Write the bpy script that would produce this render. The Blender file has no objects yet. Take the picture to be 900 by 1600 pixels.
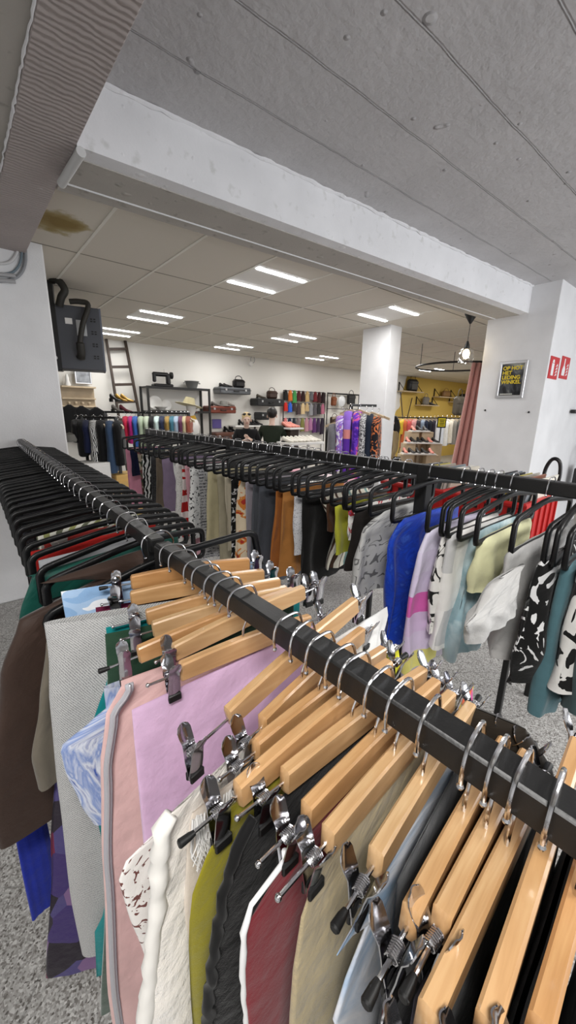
import bpy, math, random
from mathutils import Vector, Matrix
rnd = random.Random(11)
SC = bpy.context.scene
COL = SC.collection
pi = math.pi

# ------------------------------------------------------------------ camera frame
CAM_H = 1.75
RM = Matrix(((0.76603, -0.15026, 0.62494), (-0.64255, -0.20486, 0.73836), (0.01708, -0.96719, -0.25349)))
_f = RM.col[2].normalized(); _d = RM.col[1].normalized(); _r = _d.cross(_f).normalized(); _d = _f.cross(_r).normalized()
cam_data = bpy.data.cameras.new('camera'); cam = bpy.data.objects.new('camera', cam_data); COL.objects.link(cam)
cam_data.sensor_fit = 'VERTICAL'; cam_data.sensor_height = 32.0; cam_data.lens = 12.0
cam_data.clip_start = 0.02; cam_data.clip_end = 100
cam.matrix_world = Matrix(((_r.x, -_d.x, -_f.x, 0), (_r.y, -_d.y, -_f.y, 0), (_r.z, -_d.z, -_f.z, CAM_H), (0, 0, 0, 1)))
SC.camera = cam
EYE = Vector((0, 0, CAM_H))
def ray(x, y):
    return _r * (x - 450.0) + _d * (y - 800.0) + _f * 600.0
def onz(x, y, z):
    d = ray(x, y); return EYE + d * ((z - CAM_H) / d.z)
def onx(x, y, X):
    d = ray(x, y); return EYE + d * (X / d.x)
def ony(x, y, Y):
    d = ray(x, y); return EYE + d * (Y / d.y)
def onplane(x, y, P, n):
    d = ray(x, y); return EYE + d * ((Vector(P) - EYE).dot(n) / d.dot(n))

# ------------------------------------------------------------------ materials
MATS = {}
def _new(name):
    m = bpy.data.materials.new(name); m.use_nodes = True
    nt = m.node_tree
    return m, nt, nt.nodes['Principled BSDF']
def lin(c):
    if isinstance(c, str):
        c = c.lstrip('#'); c = tuple(int(c[i:i+2], 16) / 255 for i in (0, 2, 4))
        c = tuple(v / 12.92 if v <= .04045 else ((v + .055) / 1.055) ** 2.4 for v in c)
    return (c[0], c[1], c[2], 1.0)
def node(nt, t, **k):
    n = nt.nodes.new(t)
    for a, b in k.items():
        if a.startswith('i_'): n.inputs[a[2:].replace('_', ' ')].default_value = b
        else: setattr(n, a, b)
    return n
def ramp(nt, fac, stops, interp='LINEAR'):
    r = node(nt, 'ShaderNodeValToRGB'); r.color_ramp.interpolation = interp
    e = r.color_ramp.elements
    while len(e) < len(stops): e.new(0.5)
    for k, (p, c) in enumerate(stops): e[k].position = p; e[k].color = lin(c)
    nt.links.new(fac, r.inputs[0]); return r.outputs[0]
def coords(nt, kind='Object', scale=(1, 1, 1), rot=(0, 0, 0)):
    tc = node(nt, 'ShaderNodeTexCoord'); mp = node(nt, 'ShaderNodeMapping')
    mp.inputs['Scale'].default_value = scale; mp.inputs['Rotation'].default_value = rot
    nt.links.new(tc.outputs[kind], mp.inputs['Vector']); return mp.outputs[0]
def bump(nt, b, h, strength=.3, dist=.01):
    n = node(nt, 'ShaderNodeBump'); n.inputs['Strength'].default_value = strength; n.inputs['Distance'].default_value = dist
    nt.links.new(h, n.inputs['Height'])
    if b.inputs['Normal'].is_linked: nt.links.new(b.inputs['Normal'].links[0].from_socket, n.inputs['Normal'])
    nt.links.new(n.outputs[0], b.inputs['Normal'])
def mat(name, c, rough=.5, metal=0, var=0, vscale=8, bmp=0, bscale=60, spec=.5, coat=0, emit=None, estr=1, alpha=1, trans=0):
    if name in MATS: return MATS[name]
    m, nt, b = _new(name)
    b.inputs['Base Color'].default_value = lin(c); b.inputs['Roughness'].default_value = rough
    b.inputs['Metallic'].default_value = metal; b.inputs['Specular IOR Level'].default_value = spec
    if coat: b.inputs['Coat Weight'].default_value = coat; b.inputs['Coat Roughness'].default_value = .15
    if alpha < 1: b.inputs['Alpha'].default_value = alpha
    if trans: b.inputs['Transmission Weight'].default_value = trans
    if emit: b.inputs['Emission Color'].default_value = lin(emit); b.inputs['Emission Strength'].default_value = estr
    if var or bmp:
        v = coords(nt)
        n = node(nt, 'ShaderNodeTexNoise', i_Scale=vscale, i_Detail=4.0); nt.links.new(v, n.inputs['Vector'])
        if var:
            l = lin(c); lo = tuple(x * (1 - var) for x in l[:3]); hi = tuple(min(1, x * (1 + var)) for x in l[:3])
            nt.links.new(ramp(nt, n.outputs['Fac'], [(.3, lo), (.7, hi)]), b.inputs['Base Color'])
        if bmp:
            n2 = node(nt, 'ShaderNodeTexNoise', i_Scale=bscale, i_Detail=3.0); nt.links.new(v, n2.inputs['Vector'])
            bump(nt, b, n2.outputs['Fac'], bmp, .004)
    MATS[name] = m; return m
def fabric(name, kind='plain', cols=('#888888',), scale=1.0, rough=.85, sheen=.15, weave=.25, rot=0, aspect=1.0, dens=.5, dist=4.0):
    """woven cloth: the pattern follows the cloth (UV in metres)"""
    if name in MATS: return MATS[name]
    m, nt, b = _new(name)
    b.inputs['Roughness'].default_value = rough; b.inputs['Sheen Weight'].default_value = sheen
    b.inputs['Specular IOR Level'].default_value = .25
    uv = coords(nt, 'UV', (scale, scale * aspect, scale), (0, 0, rot))
    L = nt.links.new; C = b.inputs['Base Color']; k = len(cols)
    if kind == 'plain':
        n = node(nt, 'ShaderNodeTexNoise', i_Scale=14.0, i_Detail=5.0); L(uv, n.inputs['Vector'])
        l = lin(cols[0]); L(ramp(nt, n.outputs['Fac'], [(.25, tuple(x * .86 for x in l[:3])), (.75, tuple(min(1, x * 1.08) for x in l[:3]))]), C)
    elif kind == 'stripes':
        g = node(nt, 'ShaderNodeSeparateXYZ'); L(uv, g.inputs[0])
        f = node(nt, 'ShaderNodeMath', operation='FRACT'); L(g.outputs[0], f.inputs[0])
        L(ramp(nt, f.outputs[0], [(i / k, c) for i, c in enumerate(cols)], 'CONSTANT'), C)
    elif kind == 'bands':
        g = node(nt, 'ShaderNodeSeparateXYZ'); L(uv, g.inputs[0])
        f = node(nt, 'ShaderNodeMath', operation='MULTIPLY'); f.inputs[1].default_value = -1.0; L(g.outputs[1], f.inputs[0])
        L(ramp(nt, f.outputs[0], [(i / k, c) for i, c in enumerate(cols)], 'CONSTANT'), C)
    elif kind == 'blotch':
        n = node(nt, 'ShaderNodeTexNoise', i_Scale=9.0, i_Detail=2.5, i_Distortion=dist * .25); L(uv, n.inputs['Vector'])
        st = [(0, cols[0])] + [(dens + (i * .3 / max(1, k - 1)), c) for i, c in enumerate(cols[1:])]
        L(ramp(nt, n.outputs['Fac'], st, 'CONSTANT'), C)
    elif kind == 'wash':
        n = node(nt, 'ShaderNodeTexNoise', i_Scale=5.0, i_Detail=4.0, i_Distortion=dist * .25); L(uv, n.inputs['Vector'])
        L(ramp(nt, n.outputs['Fac'], [(.28 + .44 * i / max(1, k - 1), c) for i, c in enumerate(cols)]), C)
    elif kind == 'cells':
        n = node(nt, 'ShaderNodeTexVoronoi', i_Scale=14.0); L(uv, n.inputs['Vector'])
        g = node(nt, 'ShaderNodeSeparateColor'); L(n.outputs['Color'], g.inputs[0])
        L(ramp(nt, g.outputs[0], [(i / k, c) for i, c in enumerate(cols)], 'CONSTANT'), C)
    elif kind == 'blocks':
        s = node(nt, 'ShaderNodeVectorMath', operation='SCALE'); s.inputs['Scale'].default_value = 10.0; L(uv, s.inputs[0])
        s2 = node(nt, 'ShaderNodeVectorMath', operation='FLOOR'); L(s.outputs[0], s2.inputs[0])
        w = node(nt, 'ShaderNodeTexWhiteNoise'); L(s2.outputs[0], w.inputs['Vector'])
        L(ramp(nt, w.outputs['Value'], [(i / k, c) for i, c in enumerate(cols)], 'CONSTANT'), C)
    elif kind in ('squiggle', 'zebra'):
        n = node(nt, 'ShaderNodeTexWave', i_Scale=5.0, i_Distortion=dist, i_Detail=1.5); n.inputs['Detail Scale'].default_value = 1.6
        L(uv, n.inputs['Vector'])
        st = [(0, cols[0]), (dens, cols[1])]
        L(ramp(nt, n.outputs['Fac'], st, 'CONSTANT'), C)
    elif kind == 'script':
        # rows of looping handwriting: thin level lines of a stretched noise, broken into rows
        n = node(nt, 'ShaderNodeTexNoise', i_Scale=13.0, i_Detail=1.0, i_Distortion=1.6); L(uv, n.inputs['Vector'])
        a = node(nt, 'ShaderNodeMath', operation='SUBTRACT'); a.inputs[1].default_value = .5; L(n.outputs['Fac'], a.inputs[0])
        a2 = node(nt, 'ShaderNodeMath', operation='ABSOLUTE'); L(a.outputs[0], a2.inputs[0])
        lt = node(nt, 'ShaderNodeMath', operation='LESS_THAN'); lt.inputs[1].default_value = dens * .03; L(a2.outputs[0], lt.inputs[0])
        g = node(nt, 'ShaderNodeSeparateXYZ'); L(uv, g.inputs[0])
        r0 = node(nt, 'ShaderNodeMath', operation='MULTIPLY'); r0.inputs[1].default_value = 18.0; L(g.outputs[1], r0.inputs[0])
        fr = node(nt, 'ShaderNodeMath', operation='FRACT'); L(r0.outputs[0], fr.inputs[0])
        row = node(nt, 'ShaderNodeMath', operation='LESS_THAN'); row.inputs[1].default_value = .6; L(fr.outputs[0], row.inputs[0])
        mu = node(nt, 'ShaderNodeMath', operation='MULTIPLY'); L(lt.outputs[0], mu.inputs[0]); L(row.outputs[0], mu.inputs[1])
        L(ramp(nt, mu.outputs[0], [(0, cols[0]), (.5, cols[1])]), C)
    elif kind == 'sprig':
        n = node(nt, 'ShaderNodeTexVoronoi', i_Scale=22.0, feature='DISTANCE_TO_EDGE'); L(uv, n.inputs['Vector'])
        L(ramp(nt, n.outputs['Distance'], [(0, cols[1]), (dens * .2, cols[0])], 'CONSTANT'), C)
    elif kind == 'spots':
        n = node(nt, 'ShaderNodeTexVoronoi', i_Scale=26.0); L(uv, n.inputs['Vector'])
        L(ramp(nt, n.outputs['Distance'], [(0, cols[1]), (dens * .7, cols[0])], 'CONSTANT'), C)
    elif kind == 'tweed':
        n = node(nt, 'ShaderNodeTexWave', i_Scale=110.0, i_Distortion=0.0, bands_direction='DIAGONAL'); L(uv, n.inputs['Vector'])
        n2 = node(nt, 'ShaderNodeTexNoise', i_Scale=420.0, i_Detail=2.0); L(uv, n2.inputs['Vector'])
        a = node(nt, 'ShaderNodeMath', operation='MULTIPLY_ADD'); a.inputs[1].default_value = .35; L(n.outputs['Fac'], a.inputs[0]); L(n2.outputs['Fac'], a.inputs[2])
        L(ramp(nt, a.outputs[0], [(.35, cols[0]), (.85, cols[1])]), C)
    if weave:
        uvm = coords(nt, 'UV')
        w = node(nt, 'ShaderNodeTexNoise', i_Scale=500.0, i_Detail=2.0); L(uvm, w.inputs['Vector'])
        w2 = node(nt, 'ShaderNodeTexNoise', i_Scale=24.0, i_Detail=3.0); L(uvm, w2.inputs['Vector'])
        bump(nt, b, w2.outputs['Fac'], weave * 1.2, .012); bump(nt, b, w.outputs['Fac'], weave, .0015)
    MATS[name] = m; return m

# ------------------------------------------------------------------ mesh builder
class MB:
    def __init__(s): s.v = []; s.f = []; s.uv = None
    def add(s, vs, fs, M=None):
        b = len(s.v)
        s.v += [(M @ Vector(p)) if M is not None else Vector(p) for p in vs]
        s.f += [tuple(b + i for i in f) for f in fs]; return s
    def box(s, c, d, bev=0.0, M=None):
        hx, hy, hz = d[0] / 2, d[1] / 2, d[2] / 2; T = Matrix.Translation(Vector(c))
        if M is not None: T = T @ M
        if bev <= 0:
            vs = [(x, y, z) for x in (-hx, hx) for y in (-hy, hy) for z in (-hz, hz)]
            fs = [(0, 1, 3, 2), (4, 6, 7, 5), (0, 4, 5, 1), (2, 3, 7, 6), (0, 2, 6, 4), (1, 5, 7, 3)]
            return s.add(vs, fs, T)
        b = min(bev, hx * .98, hy * .98, hz * .98); vs = []; ix = {}
        for sx in (-1, 1):
            for sy in (-1, 1):
                for sz in (-1, 1):
                    for a in range(3):
                        p = [sx * hx, sy * hy, sz * hz]
                        for k in range(3):
                            if k != a: p[k] -= (sx, sy, sz)[k] * b
                        ix[(sx, sy, sz, a)] = len(vs); vs.append(p)
        fs = []
        for a in range(3):
            o = [k for k in range(3) if k != a]
            for sg in (-1, 1):
                q = []
                for u, w in ((-1, -1), (1, -1), (1, 1), (-1, 1)):
                    k = [0, 0, 0]; k[a] = sg; k[o[0]] = u; k[o[1]] = w; q.append(ix[(*k, a)])
                fs.append(tuple(q))
            for u in (-1, 1):
                for w in (-1, 1):
                    k0 = [0, 0, 0]; k0[o[0]] = u; k0[o[1]] = w; k1 = list(k0); k0[a] = -1; k1[a] = 1
                    fs.append((ix[(*k0, o[0])], ix[(*k1, o[0])], ix[(*k1, o[1])], ix[(*k0, o[1])]))
        for sx in (-1, 1):
            for sy in (-1, 1):
                for sz in (-1, 1): fs.append(tuple(ix[(sx, sy, sz, a)] for a in range(3)))
        return s.add(vs, fs, T)
    def tube(s, pts, r, n=8, closed=False, caps=True, flat=1.0, up=None, M=None):
        pts = [Vector(p) for p in pts]; N = len(pts); rs = r if isinstance(r, (list, tuple)) else [r] * N
        tang = []
        for i in range(N):
            a = pts[i - 1] if (i > 0 or closed) else pts[i]; b = pts[(i + 1) % N] if (i < N - 1 or closed) else pts[i]
            t = b - a; tang.append(t.normalized() if t.length > 1e-9 else Vector((0, 0, 1)))
        u = Vector(up) if up is not None else (Vector((0, 0, 1)) if abs(tang[0].z) < .9 else Vector((1, 0, 0)))
        vs = []
        for i in range(N):
            t = tang[i]
            if up is not None: u = Vector(up)
            u = (u - t * u.dot(t)); u = u.normalized() if u.length > 1e-6 else t.orthogonal().normalized()
            w = t.cross(u)
            for k in range(n):
                a = 2 * pi * k / n; vs.append(pts[i] + u * (math.cos(a) * rs[i] * flat) + w * (math.sin(a) * rs[i]))
        fs = []
        for i in range(N if closed else N - 1):
            j = (i + 1) % N
            for k in range(n): fs.append((i * n + k, i * n + (k + 1) % n, j * n + (k + 1) % n, j * n + k))
        if caps and not closed: fs += [tuple(range(n - 1, -1, -1)), tuple((N - 1) * n + k for k in range(n))]
        return s.add(vs, fs, M)
    def lathe(s, prof, c=(0, 0, 0), n=20, M=None, sx=1.0, sy=1.0):
        vs = []; T = Matrix.Translation(Vector(c)); T = T @ M if M is not None else T
        for (r, z) in prof:
            for k in range(n): a = 2 * pi * k / n; vs.append((r * sx * math.cos(a), r * sy * math.sin(a), z))
        fs = [(i * n + k, i * n + (k + 1) % n, (i + 1) * n + (k + 1) % n, (i + 1) * n + k) for i in range(len(prof) - 1) for k in range(n)]
        if prof[0][0] > 1e-6: fs.append(tuple(range(n - 1, -1, -1)))
        if prof[-1][0] > 1e-6: fs.append(tuple((len(prof) - 1) * n + k for k in range(n)))
        return s.add(vs, fs, T)
    def ball(s, c, r, n=12, M=None):
        r = r if isinstance(r, (tuple, list)) else (r, r, r); m = max(4, n // 2); vs = []
        T = Matrix.Translation(Vector(c)); T = T @ M if M is not None else T
        for i in range(m + 1):
            th = pi * i / m
            for k in range(n):
                a = 2 * pi * k / n; vs.append((r[0] * math.sin(th) * math.cos(a), r[1] * math.sin(th) * math.sin(a), r[2] * math.cos(th)))
        fs = [(i * n + k, (i + 1) * n + k, (i + 1) * n + (k + 1) % n, i * n + (k + 1) % n) for i in range(m) for k in range(n)]
        return s.add(vs, fs, T)
    def prism(s, poly, d, M=None):
        """poly in local xz, extruded along y, centred"""
        n = len(poly); vs = [(x, -d / 2, z) for x, z in poly] + [(x, d / 2, z) for x, z in poly]
        fs = [tuple(range(n)), tuple(range(2 * n - 1, n - 1, -1))] + [(i, n + i, n + (i + 1) % n, (i + 1) % n) for i in range(n)]
        return s.add(vs, fs, M)
    def frame(s, path, w, t, M=None):
        """closed planar loop (xz) of chamfered rectangular section: w in the plane, t across it"""
        N = len(path); vs = []; c = min(w, t) * .28
        sec = [(-w/2 + c, -t/2), (w/2 - c, -t/2), (w/2, -t/2 + c), (w/2, t/2 - c), (w/2 - c, t/2), (-w/2 + c, t/2), (-w/2, t/2 - c), (-w/2, -t/2 + c)]
        for i in range(N):
            a, p, b = Vector(path[i - 1]), Vector(path[i]), Vector(path[(i + 1) % N])
            t1 = (p - a).normalized(); t2 = (b - p).normalized(); nn = Vector((-t1.y - t2.y, t1.x + t2.x)); nn.normalize()
            k = 1 / max(.5, nn.dot(Vector((-t1.y, t1.x))))
            for (u, y) in sec: q = p + nn * (u * k); vs.append((q.x, y, q.y))
        fs = [(i * 8 + k, i * 8 + (k + 1) % 8, ((i + 1) % N) * 8 + (k + 1) % 8, ((i + 1) % N) * 8 + k) for i in range(N) for k in range(8)]
        return s.add(vs, fs, M)
    def build(s, name, m, parent=None, smooth=40, world=False, base=None):
        """ONE mesh object; world=True: the vertices are in world space and are moved into the parent's frame"""
        me = bpy.data.meshes.new(name); o = bpy.data.objects.new(name, me); COL.objects.link(o)
        vs = s.v
        if parent is not None:
            o.parent = parent
            if world:
                inv = wm(parent).inverted(); vs = [inv @ p for p in vs]
        else:
            if base is None:
                lo = [min(p[i] for p in vs) for i in range(3)]; hi = [max(p[i] for p in vs) for i in range(3)]
                base = Vector(((lo[0] + hi[0]) / 2, (lo[1] + hi[1]) / 2, lo[2]))
            base = Vector(base); o.location = base; vs = [p - base for p in vs]
        me.from_pydata([tuple(p) for p in vs], [], s.f)
        if s.uv:
            l = me.uv_layers.new(name='UVMap')
            for lp in me.loops: l.data[lp.index].uv = s.uv[lp.index]
        me.polygons.foreach_set('use_smooth', [bool(smooth)] * len(me.polygons))
        if smooth and smooth < 180: me.set_sharp_from_angle(angle=math.radians(smooth))
        for q in (m if isinstance(m, (list, tuple)) else [m]): me.materials.append(q)
        me.validate(); me.update(); return o
def wm(o):
    M = Matrix.LocRotScale(o.location, o.rotation_euler, o.scale)
    return wm(o.parent) @ M if o.parent is not None else M
def thing(name, label, cat, loc=(0, 0, 0), rot=(0, 0, 0), group=None):
    o = bpy.data.objects.new(name, None); COL.objects.link(o); o.location = loc; o.rotation_euler = rot
    o.empty_display_size = .05; return tag(o, label, cat, group)
def tag(o, label, cat, group=None):
    o['label'] = label; o['category'] = cat
    if group: o['group'] = group
    return o
def struct(o): o['kind'] = 'structure'; return o
def copy_tree(o, parent=None):
    c = o.copy(); COL.objects.link(c)
    if parent is not None: c.parent = parent
    for ch in list(o.children): copy_tree(ch, c)
    return c
def child(src, name, parent, loc=(0, 0, 0), rot=(0, 0, 0), sc=None):
    """a part that shares its mesh with an earlier one"""
    o = bpy.data.objects.new(name, src); COL.objects.link(o); o.parent = parent; o.location = loc; o.rotation_euler = rot
    if sc: o.scale = sc
    return o
def smooth_path(pts, k=6):
    P = [Vector(p) for p in pts]; out = []
    for i in range(len(P) - 1):
        a = P[max(0, i - 1)]; b = P[i]; c = P[i + 1]; d = P[min(len(P) - 1, i + 2)]
        for j in range(k):
            t = j / k; out.append(.5 * ((2 * b) + (c - a) * t + (2 * a - 5 * b + 4 * c - d) * t * t + (3 * b - a - 3 * c + d) * t ** 3))
    return out + [P[-1]]
def interp(tab, x):
    if x <= tab[0][0]: return tab[0][1]
    for (a, b), (c, d) in zip(tab, tab[1:]):
        if x <= c:
            t = (x - a) / (c - a) if c > a else 1; t = t * t * (3 - 2 * t) * .5 + t * .5
            return b + (d - b) * t
    return tab[-1][1]

# ------------------------------------------------------------------ hanging cloth
def cloth(name, label, cat, P, xd, left, right, L, m, t=.02, folds=.008, nf=5, seed=0, top='drape', group=None, hem=.03, flare=1.3, nu=56, nv=26, open_t=None, sq=2.6, parent=None, slant=0.0):
    """a folded length of cloth hung from a line: P is the middle of its top edge, xd the (horizontal) way it runs; left/right: tables
    (depth below P, offset along xd); closed shell, draped over a bar or clipped shut at the top"""
    R = random.Random(seed * 7 + 3); P = Vector(P); xd = Vector((xd[0], xd[1], 0)).normalized(); yd = Vector((-xd.y, xd.x, 0))
    if not isinstance(left, (list, tuple)): left = [(0, left)]
    if not isinstance(right, (list, tuple)): right = [(0, right)]
    ph = [R.uniform(0, 2 * pi) for _ in range(6)]; k1, k2 = nf * R.uniform(.85, 1.15), nf * R.uniform(1.6, 2.2)
    mb = MB(); vs = []; uvv = []; per = [0] * (nu + 1)
    zs = [0, .003, .008, .016] if top == 'drape' else [0, .01]
    n0 = len(zs); zs += [zs[-1] + (L - zs[-1]) * (i / (nv - n0)) for i in range(1, nv - n0 + 1)]
    for j, z in enumerate(zs):
        f = z / L; xl, xr = interp(left, z), interp(right, z); w0 = max(.004, xr - xl); cx = (xl + xr) / 2; hw = w0 / 2
        if top == 'drape': tt = t * (min(1, (z / .014)) ** .5 if z < .014 else 1.0)
        elif open_t: tt = open_t + (t - open_t) * min(1, f * 3)
        else: tt = t * (.12 + .88 * min(1, (f * 4)) ** .8)
        tt = max(tt, .0008) * (1 + (flare - 1) * f)
        A = folds * min(1, f * 3 + .08) * (.6 + .6 * f)
        for i in range(nu):
            a = 2 * pi * i / nu; ca, sa = math.cos(a), math.sin(a)
            ex = math.copysign(abs(ca) ** (2 / sq), ca); ey = math.copysign(abs(sa) ** (2 / sq), sa)
            x = cx + hw * ex; s = (x - cx) / max(.05, hw)
            q1 = k1 * s * 1.6 + ph[0] + slant * z * 9 + .5 * math.sin(5 * f + ph[4])
            wv = A * (.55 * math.sin(q1) + .75 * (1 - 1.8 * abs(math.sin(q1 * .5 + ph[5]))) + .45 * math.sin(k2 * s * 1.6 + ph[1] + (2 if ey > 0 else 0) + slant * z * 14))
            wv2 = .35 * A * math.sin(9 * f + ph[2] + 2.3 * s) * (1 if ey > 0 else -1)
            y = tt * ey + wv + wv2
            x += .4 * A * math.sin(7 * f + ph[3] + a)
            zz = z + hem * L * f ** 3 * (math.sin(2.1 * s + ph[4]) * .5 + .25 * math.sin(5 * s + ph[5])) + (.25 * A * math.sin(q1 + 1) if f > .9 else 0)
            vs.append(P + xd * x + yd * y - Vector((0, 0, zz)))
            if i < nu // 2: u = (1 - ex) * hw + (tt * (1 - abs(ey)) if ca < 0 else 0)
            else: u = 2 * hw + tt + (1 + ex) * hw + tt * (abs(ey) if ca < 0 else 1)
            uvv.append((u, -z))
    fs = []; uv = []
    for j in range(len(zs) - 1):
        for i in range(nu):
            i2 = (i + 1) % nu; q = (j * nu + i, (j + 1) * nu + i, (j + 1) * nu + i2, j * nu + i2); fs.append(q)
            for k in q: uv.append(uvv[k] if (i < nu - 1 or k % nu) else (uvv[k - k % nu + nu - 1][0] + .01, uvv[k][1]))
    mb.add(vs, fs); mb.uv = uv
    o = mb.build(name, m, parent, smooth=180, world=parent is not None, base=None if parent is not None else P)
    return o if parent is not None else tag(o, label, cat, group)
# ================================================================== ROOM
def plaster(name, c, big=0, rough=.75, ripple=0, stain=None, boards=False, dirt=None):
    m, nt, b = _new(name); b.inputs['Roughness'].default_value = rough; b.inputs['Specular IOR Level'].default_value = .3
    v = coords(nt); L = nt.links.new
    n = node(nt, 'ShaderNodeTexNoise', i_Scale=3.0, i_Detail=6.0); L(v, n.inputs['Vector'])
    l = lin(c)[:3]
    col = ramp(nt, n.outputs['Fac'], [(.3, tuple(x * .93 for x in l)), (.7, tuple(min(1, x * 1.04) for x in l))])
    if stain:
        n4 = node(nt, 'ShaderNodeTexNoise', i_Scale=2.2, i_Detail=5.0); L(v, n4.inputs['Vector'])
        mx = node(nt, 'ShaderNodeMix', data_type='RGBA'); mx.inputs[7].default_value = lin(stain)
        L(ramp(nt, n4.outputs['Fac'], [(.66, (0, 0, 0)), (.70, (.5, .5, .5))]), mx.inputs[0]); L(col, mx.inputs[6]); col = mx.outputs[2]
    if dirt:
        nd = node(nt, 'ShaderNodeTexNoise', i_Scale=14.0, i_Detail=7.0); L(v, nd.inputs['Vector'])
        mx = node(nt, 'ShaderNodeMix', data_type='RGBA'); mx.inputs[7].default_value = lin(dirt)
        L(ramp(nt, nd.outputs['Fac'], [(.60, (0, 0, 0)), (.72, (.7, .7, .7))]), mx.inputs[0]); L(col, mx.inputs[6]); col = mx.outputs[2]
    L(col, b.inputs['Base Color'])
    n2 = node(nt, 'ShaderNodeTexNoise', i_Scale=90.0, i_Detail=4.0); L(v, n2.inputs['Vector']); bump(nt, b, n2.outputs['Fac'], .25, .004)
    n3 = node(nt, 'ShaderNodeTexVoronoi', i_Scale=6.5 if boards else 9.0, feature='SMOOTH_F1'); L(v, n3.inputs['Vector'])
    if big:
        # blow holes and blobs in the cast surface
        g = ramp(nt, n3.outputs['Distance'], [(.03, (1, 1, 1)), (.10, (0, 0, 0))]); bump(nt, b, g, big, .02)
    if ripple:
        w = node(nt, 'ShaderNodeTexWave', i_Scale=11.0, i_Distortion=4.5, i_Detail=3.0, bands_direction='Y'); L(v, w.inputs['Vector'])
        bump(nt, b, w.outputs['Fac'], ripple, .012)
    if boards:
        v2 = coords(nt, 'Object', (1, 1, 1), (0, 0, math.radians(1.5)))
        sp = node(nt, 'ShaderNodeSeparateXYZ'); L(v2, sp.inputs[0])
        mu = node(nt, 'ShaderNodeMath', operation='MULTIPLY'); mu.inputs[1].default_value = 2.6; nz = node(nt, 'ShaderNodeTexNoise', i_Scale=3.0, i_Detail=6.0); L(v2, nz.inputs['Vector']); na = node(nt, 'ShaderNodeMath', operation='MULTIPLY_ADD'); na.inputs[1].default_value = .025; L(nz.outputs['Fac'], na.inputs[0]); L(sp.outputs[1], na.inputs[2]); L(na.outputs[0], mu.inputs[0])
        fr = node(nt, 'ShaderNodeMath', operation='FRACT'); L(mu.outputs[0], fr.inputs[0])
        bump(nt, b, ramp(nt, fr.outputs[0], [(0, (.35, .35, .35)), (.012, (1, 1, 1)), (.026, (.45, .45, .45)), (.985, (.5, .5, .5)), (1, (.15, .15, .15))]), .9, .014)
        lo = node(nt, 'ShaderNodeTexNoise', i_Scale=22.0, i_Detail=5.0); L(v, lo.inputs['Vector']); bump(nt, b, lo.outputs['Fac'], .55, .014)
    return m
M_wall = plaster('white_paint', '#e9e9ea')
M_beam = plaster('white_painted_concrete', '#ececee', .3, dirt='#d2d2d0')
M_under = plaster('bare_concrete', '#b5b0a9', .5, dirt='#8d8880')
M_main = plaster('rippled_concrete', '#b3a9a6', .3, ripple=.45)
M_ceil = plaster('painted_cast_ceiling', '#c2c0c1', .8, boards=True)
M_black = mat('black_powder_steel', '#161616', .42, 0, bmp=.06, bscale=300, spec=.5)
M_plastic = mat('black_plastic', '#080809', .38, spec=.4)
M_chrome = mat('chrome_wire', '#d8d8da', .16, 1)
M_rubber = mat('black_rubber', '#0d0d0d', .5)

# floor: speckled stone tiles
def floor_mat():
    m, nt, b = _new('speckled_stone_floor'); v = coords(nt); L = nt.links.new
    b.inputs['Roughness'].default_value = .45
    n = node(nt, 'ShaderNodeTexVoronoi', i_Scale=170.0); L(v, n.inputs['Vector'])
    g = node(nt, 'ShaderNodeSeparateColor'); L(n.outputs['Color'], g.inputs[0])
    base = ramp(nt, g.outputs[0], [(0, '#55514d'), (.16, '#827f7b'), (.45, '#a19f9c'), (.75, '#b2b1ae'), (1, '#cccbc8')])
    v2 = coords(nt, 'Object', (1, 1, 1), (0, 0, math.radians(38)))
    t = node(nt, 'ShaderNodeTexBrick', offset=0.0); t.inputs['Scale'].default_value = 1.0; t.inputs['Mortar Size'].default_value = .004
    t.inputs['Brick Width'].default_value = .4; t.inputs['Row Height'].default_value = .4
    t.inputs['Color1'].default_value = (1, 1, 1, 1); t.inputs['Color2'].default_value = (.93, .93, .93, 1); t.inputs['Mortar'].default_value = (.7, .7, .7, 1); L(v2, t.inputs['Vector'])
    mx = node(nt, 'ShaderNodeMix', data_type='RGBA', blend_type='MULTIPLY'); mx.inputs[0].default_value = 1; L(base, mx.inputs[6]); L(t.outputs['Color'], mx.inputs[7]); L(mx.outputs[2], b.inputs['Base Color'])
    return m
struct(MB().box((7, 3, -.05), (22, 14, .1)).build('floor', floor_mat()))

# near ceiling slab
struct(MB().box((4.5, -.8, 3.35), (9.5, 6.9, .2)).build('ceiling', M_ceil, smooth=0))
# suspended tile ceiling beyond the cross beam
def tile_mat():
    m, nt, b = _new('ceiling_tile'); L = nt.links.new; v = coords(nt)
    b.inputs['Roughness'].default_value = .9
    n = node(nt, 'ShaderNodeTexNoise', i_Scale=160.0, i_Detail=3.0); L(v, n.inputs['Vector']); bump(nt, b, n.outputs['Fac'], .12, .003)
    # brown water stain on the tiles next to the beam
    vm = node(nt, 'ShaderNodeVectorMath', operation='DISTANCE'); L(v, vm.inputs[0]); vm.inputs[1].default_value = STAIN
    n2 = node(nt, 'ShaderNodeTexNoise', i_Scale=7.0, i_Detail=4.0); L(v, n2.inputs['Vector'])
    ad = node(nt, 'ShaderNodeMath', operation='MULTIPLY_ADD'); ad.inputs[1].default_value = .28; L(n2.outputs['Fac'], ad.inputs[0]); L(vm.outputs['Value'], ad.inputs[2])
    L(ramp(nt, ad.outputs[0], [(.20, '#8a7440'), (.29, '#a08d5e'), (.33, '#b7ab8c'), (.36, '#d6cfc2')]), b.inputs['Base Color'])
    return m
_st = onz(88, 348, 3.05); STAIN = (_st.x - 7.8, _st.y - 5.6, 0.0)
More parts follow.
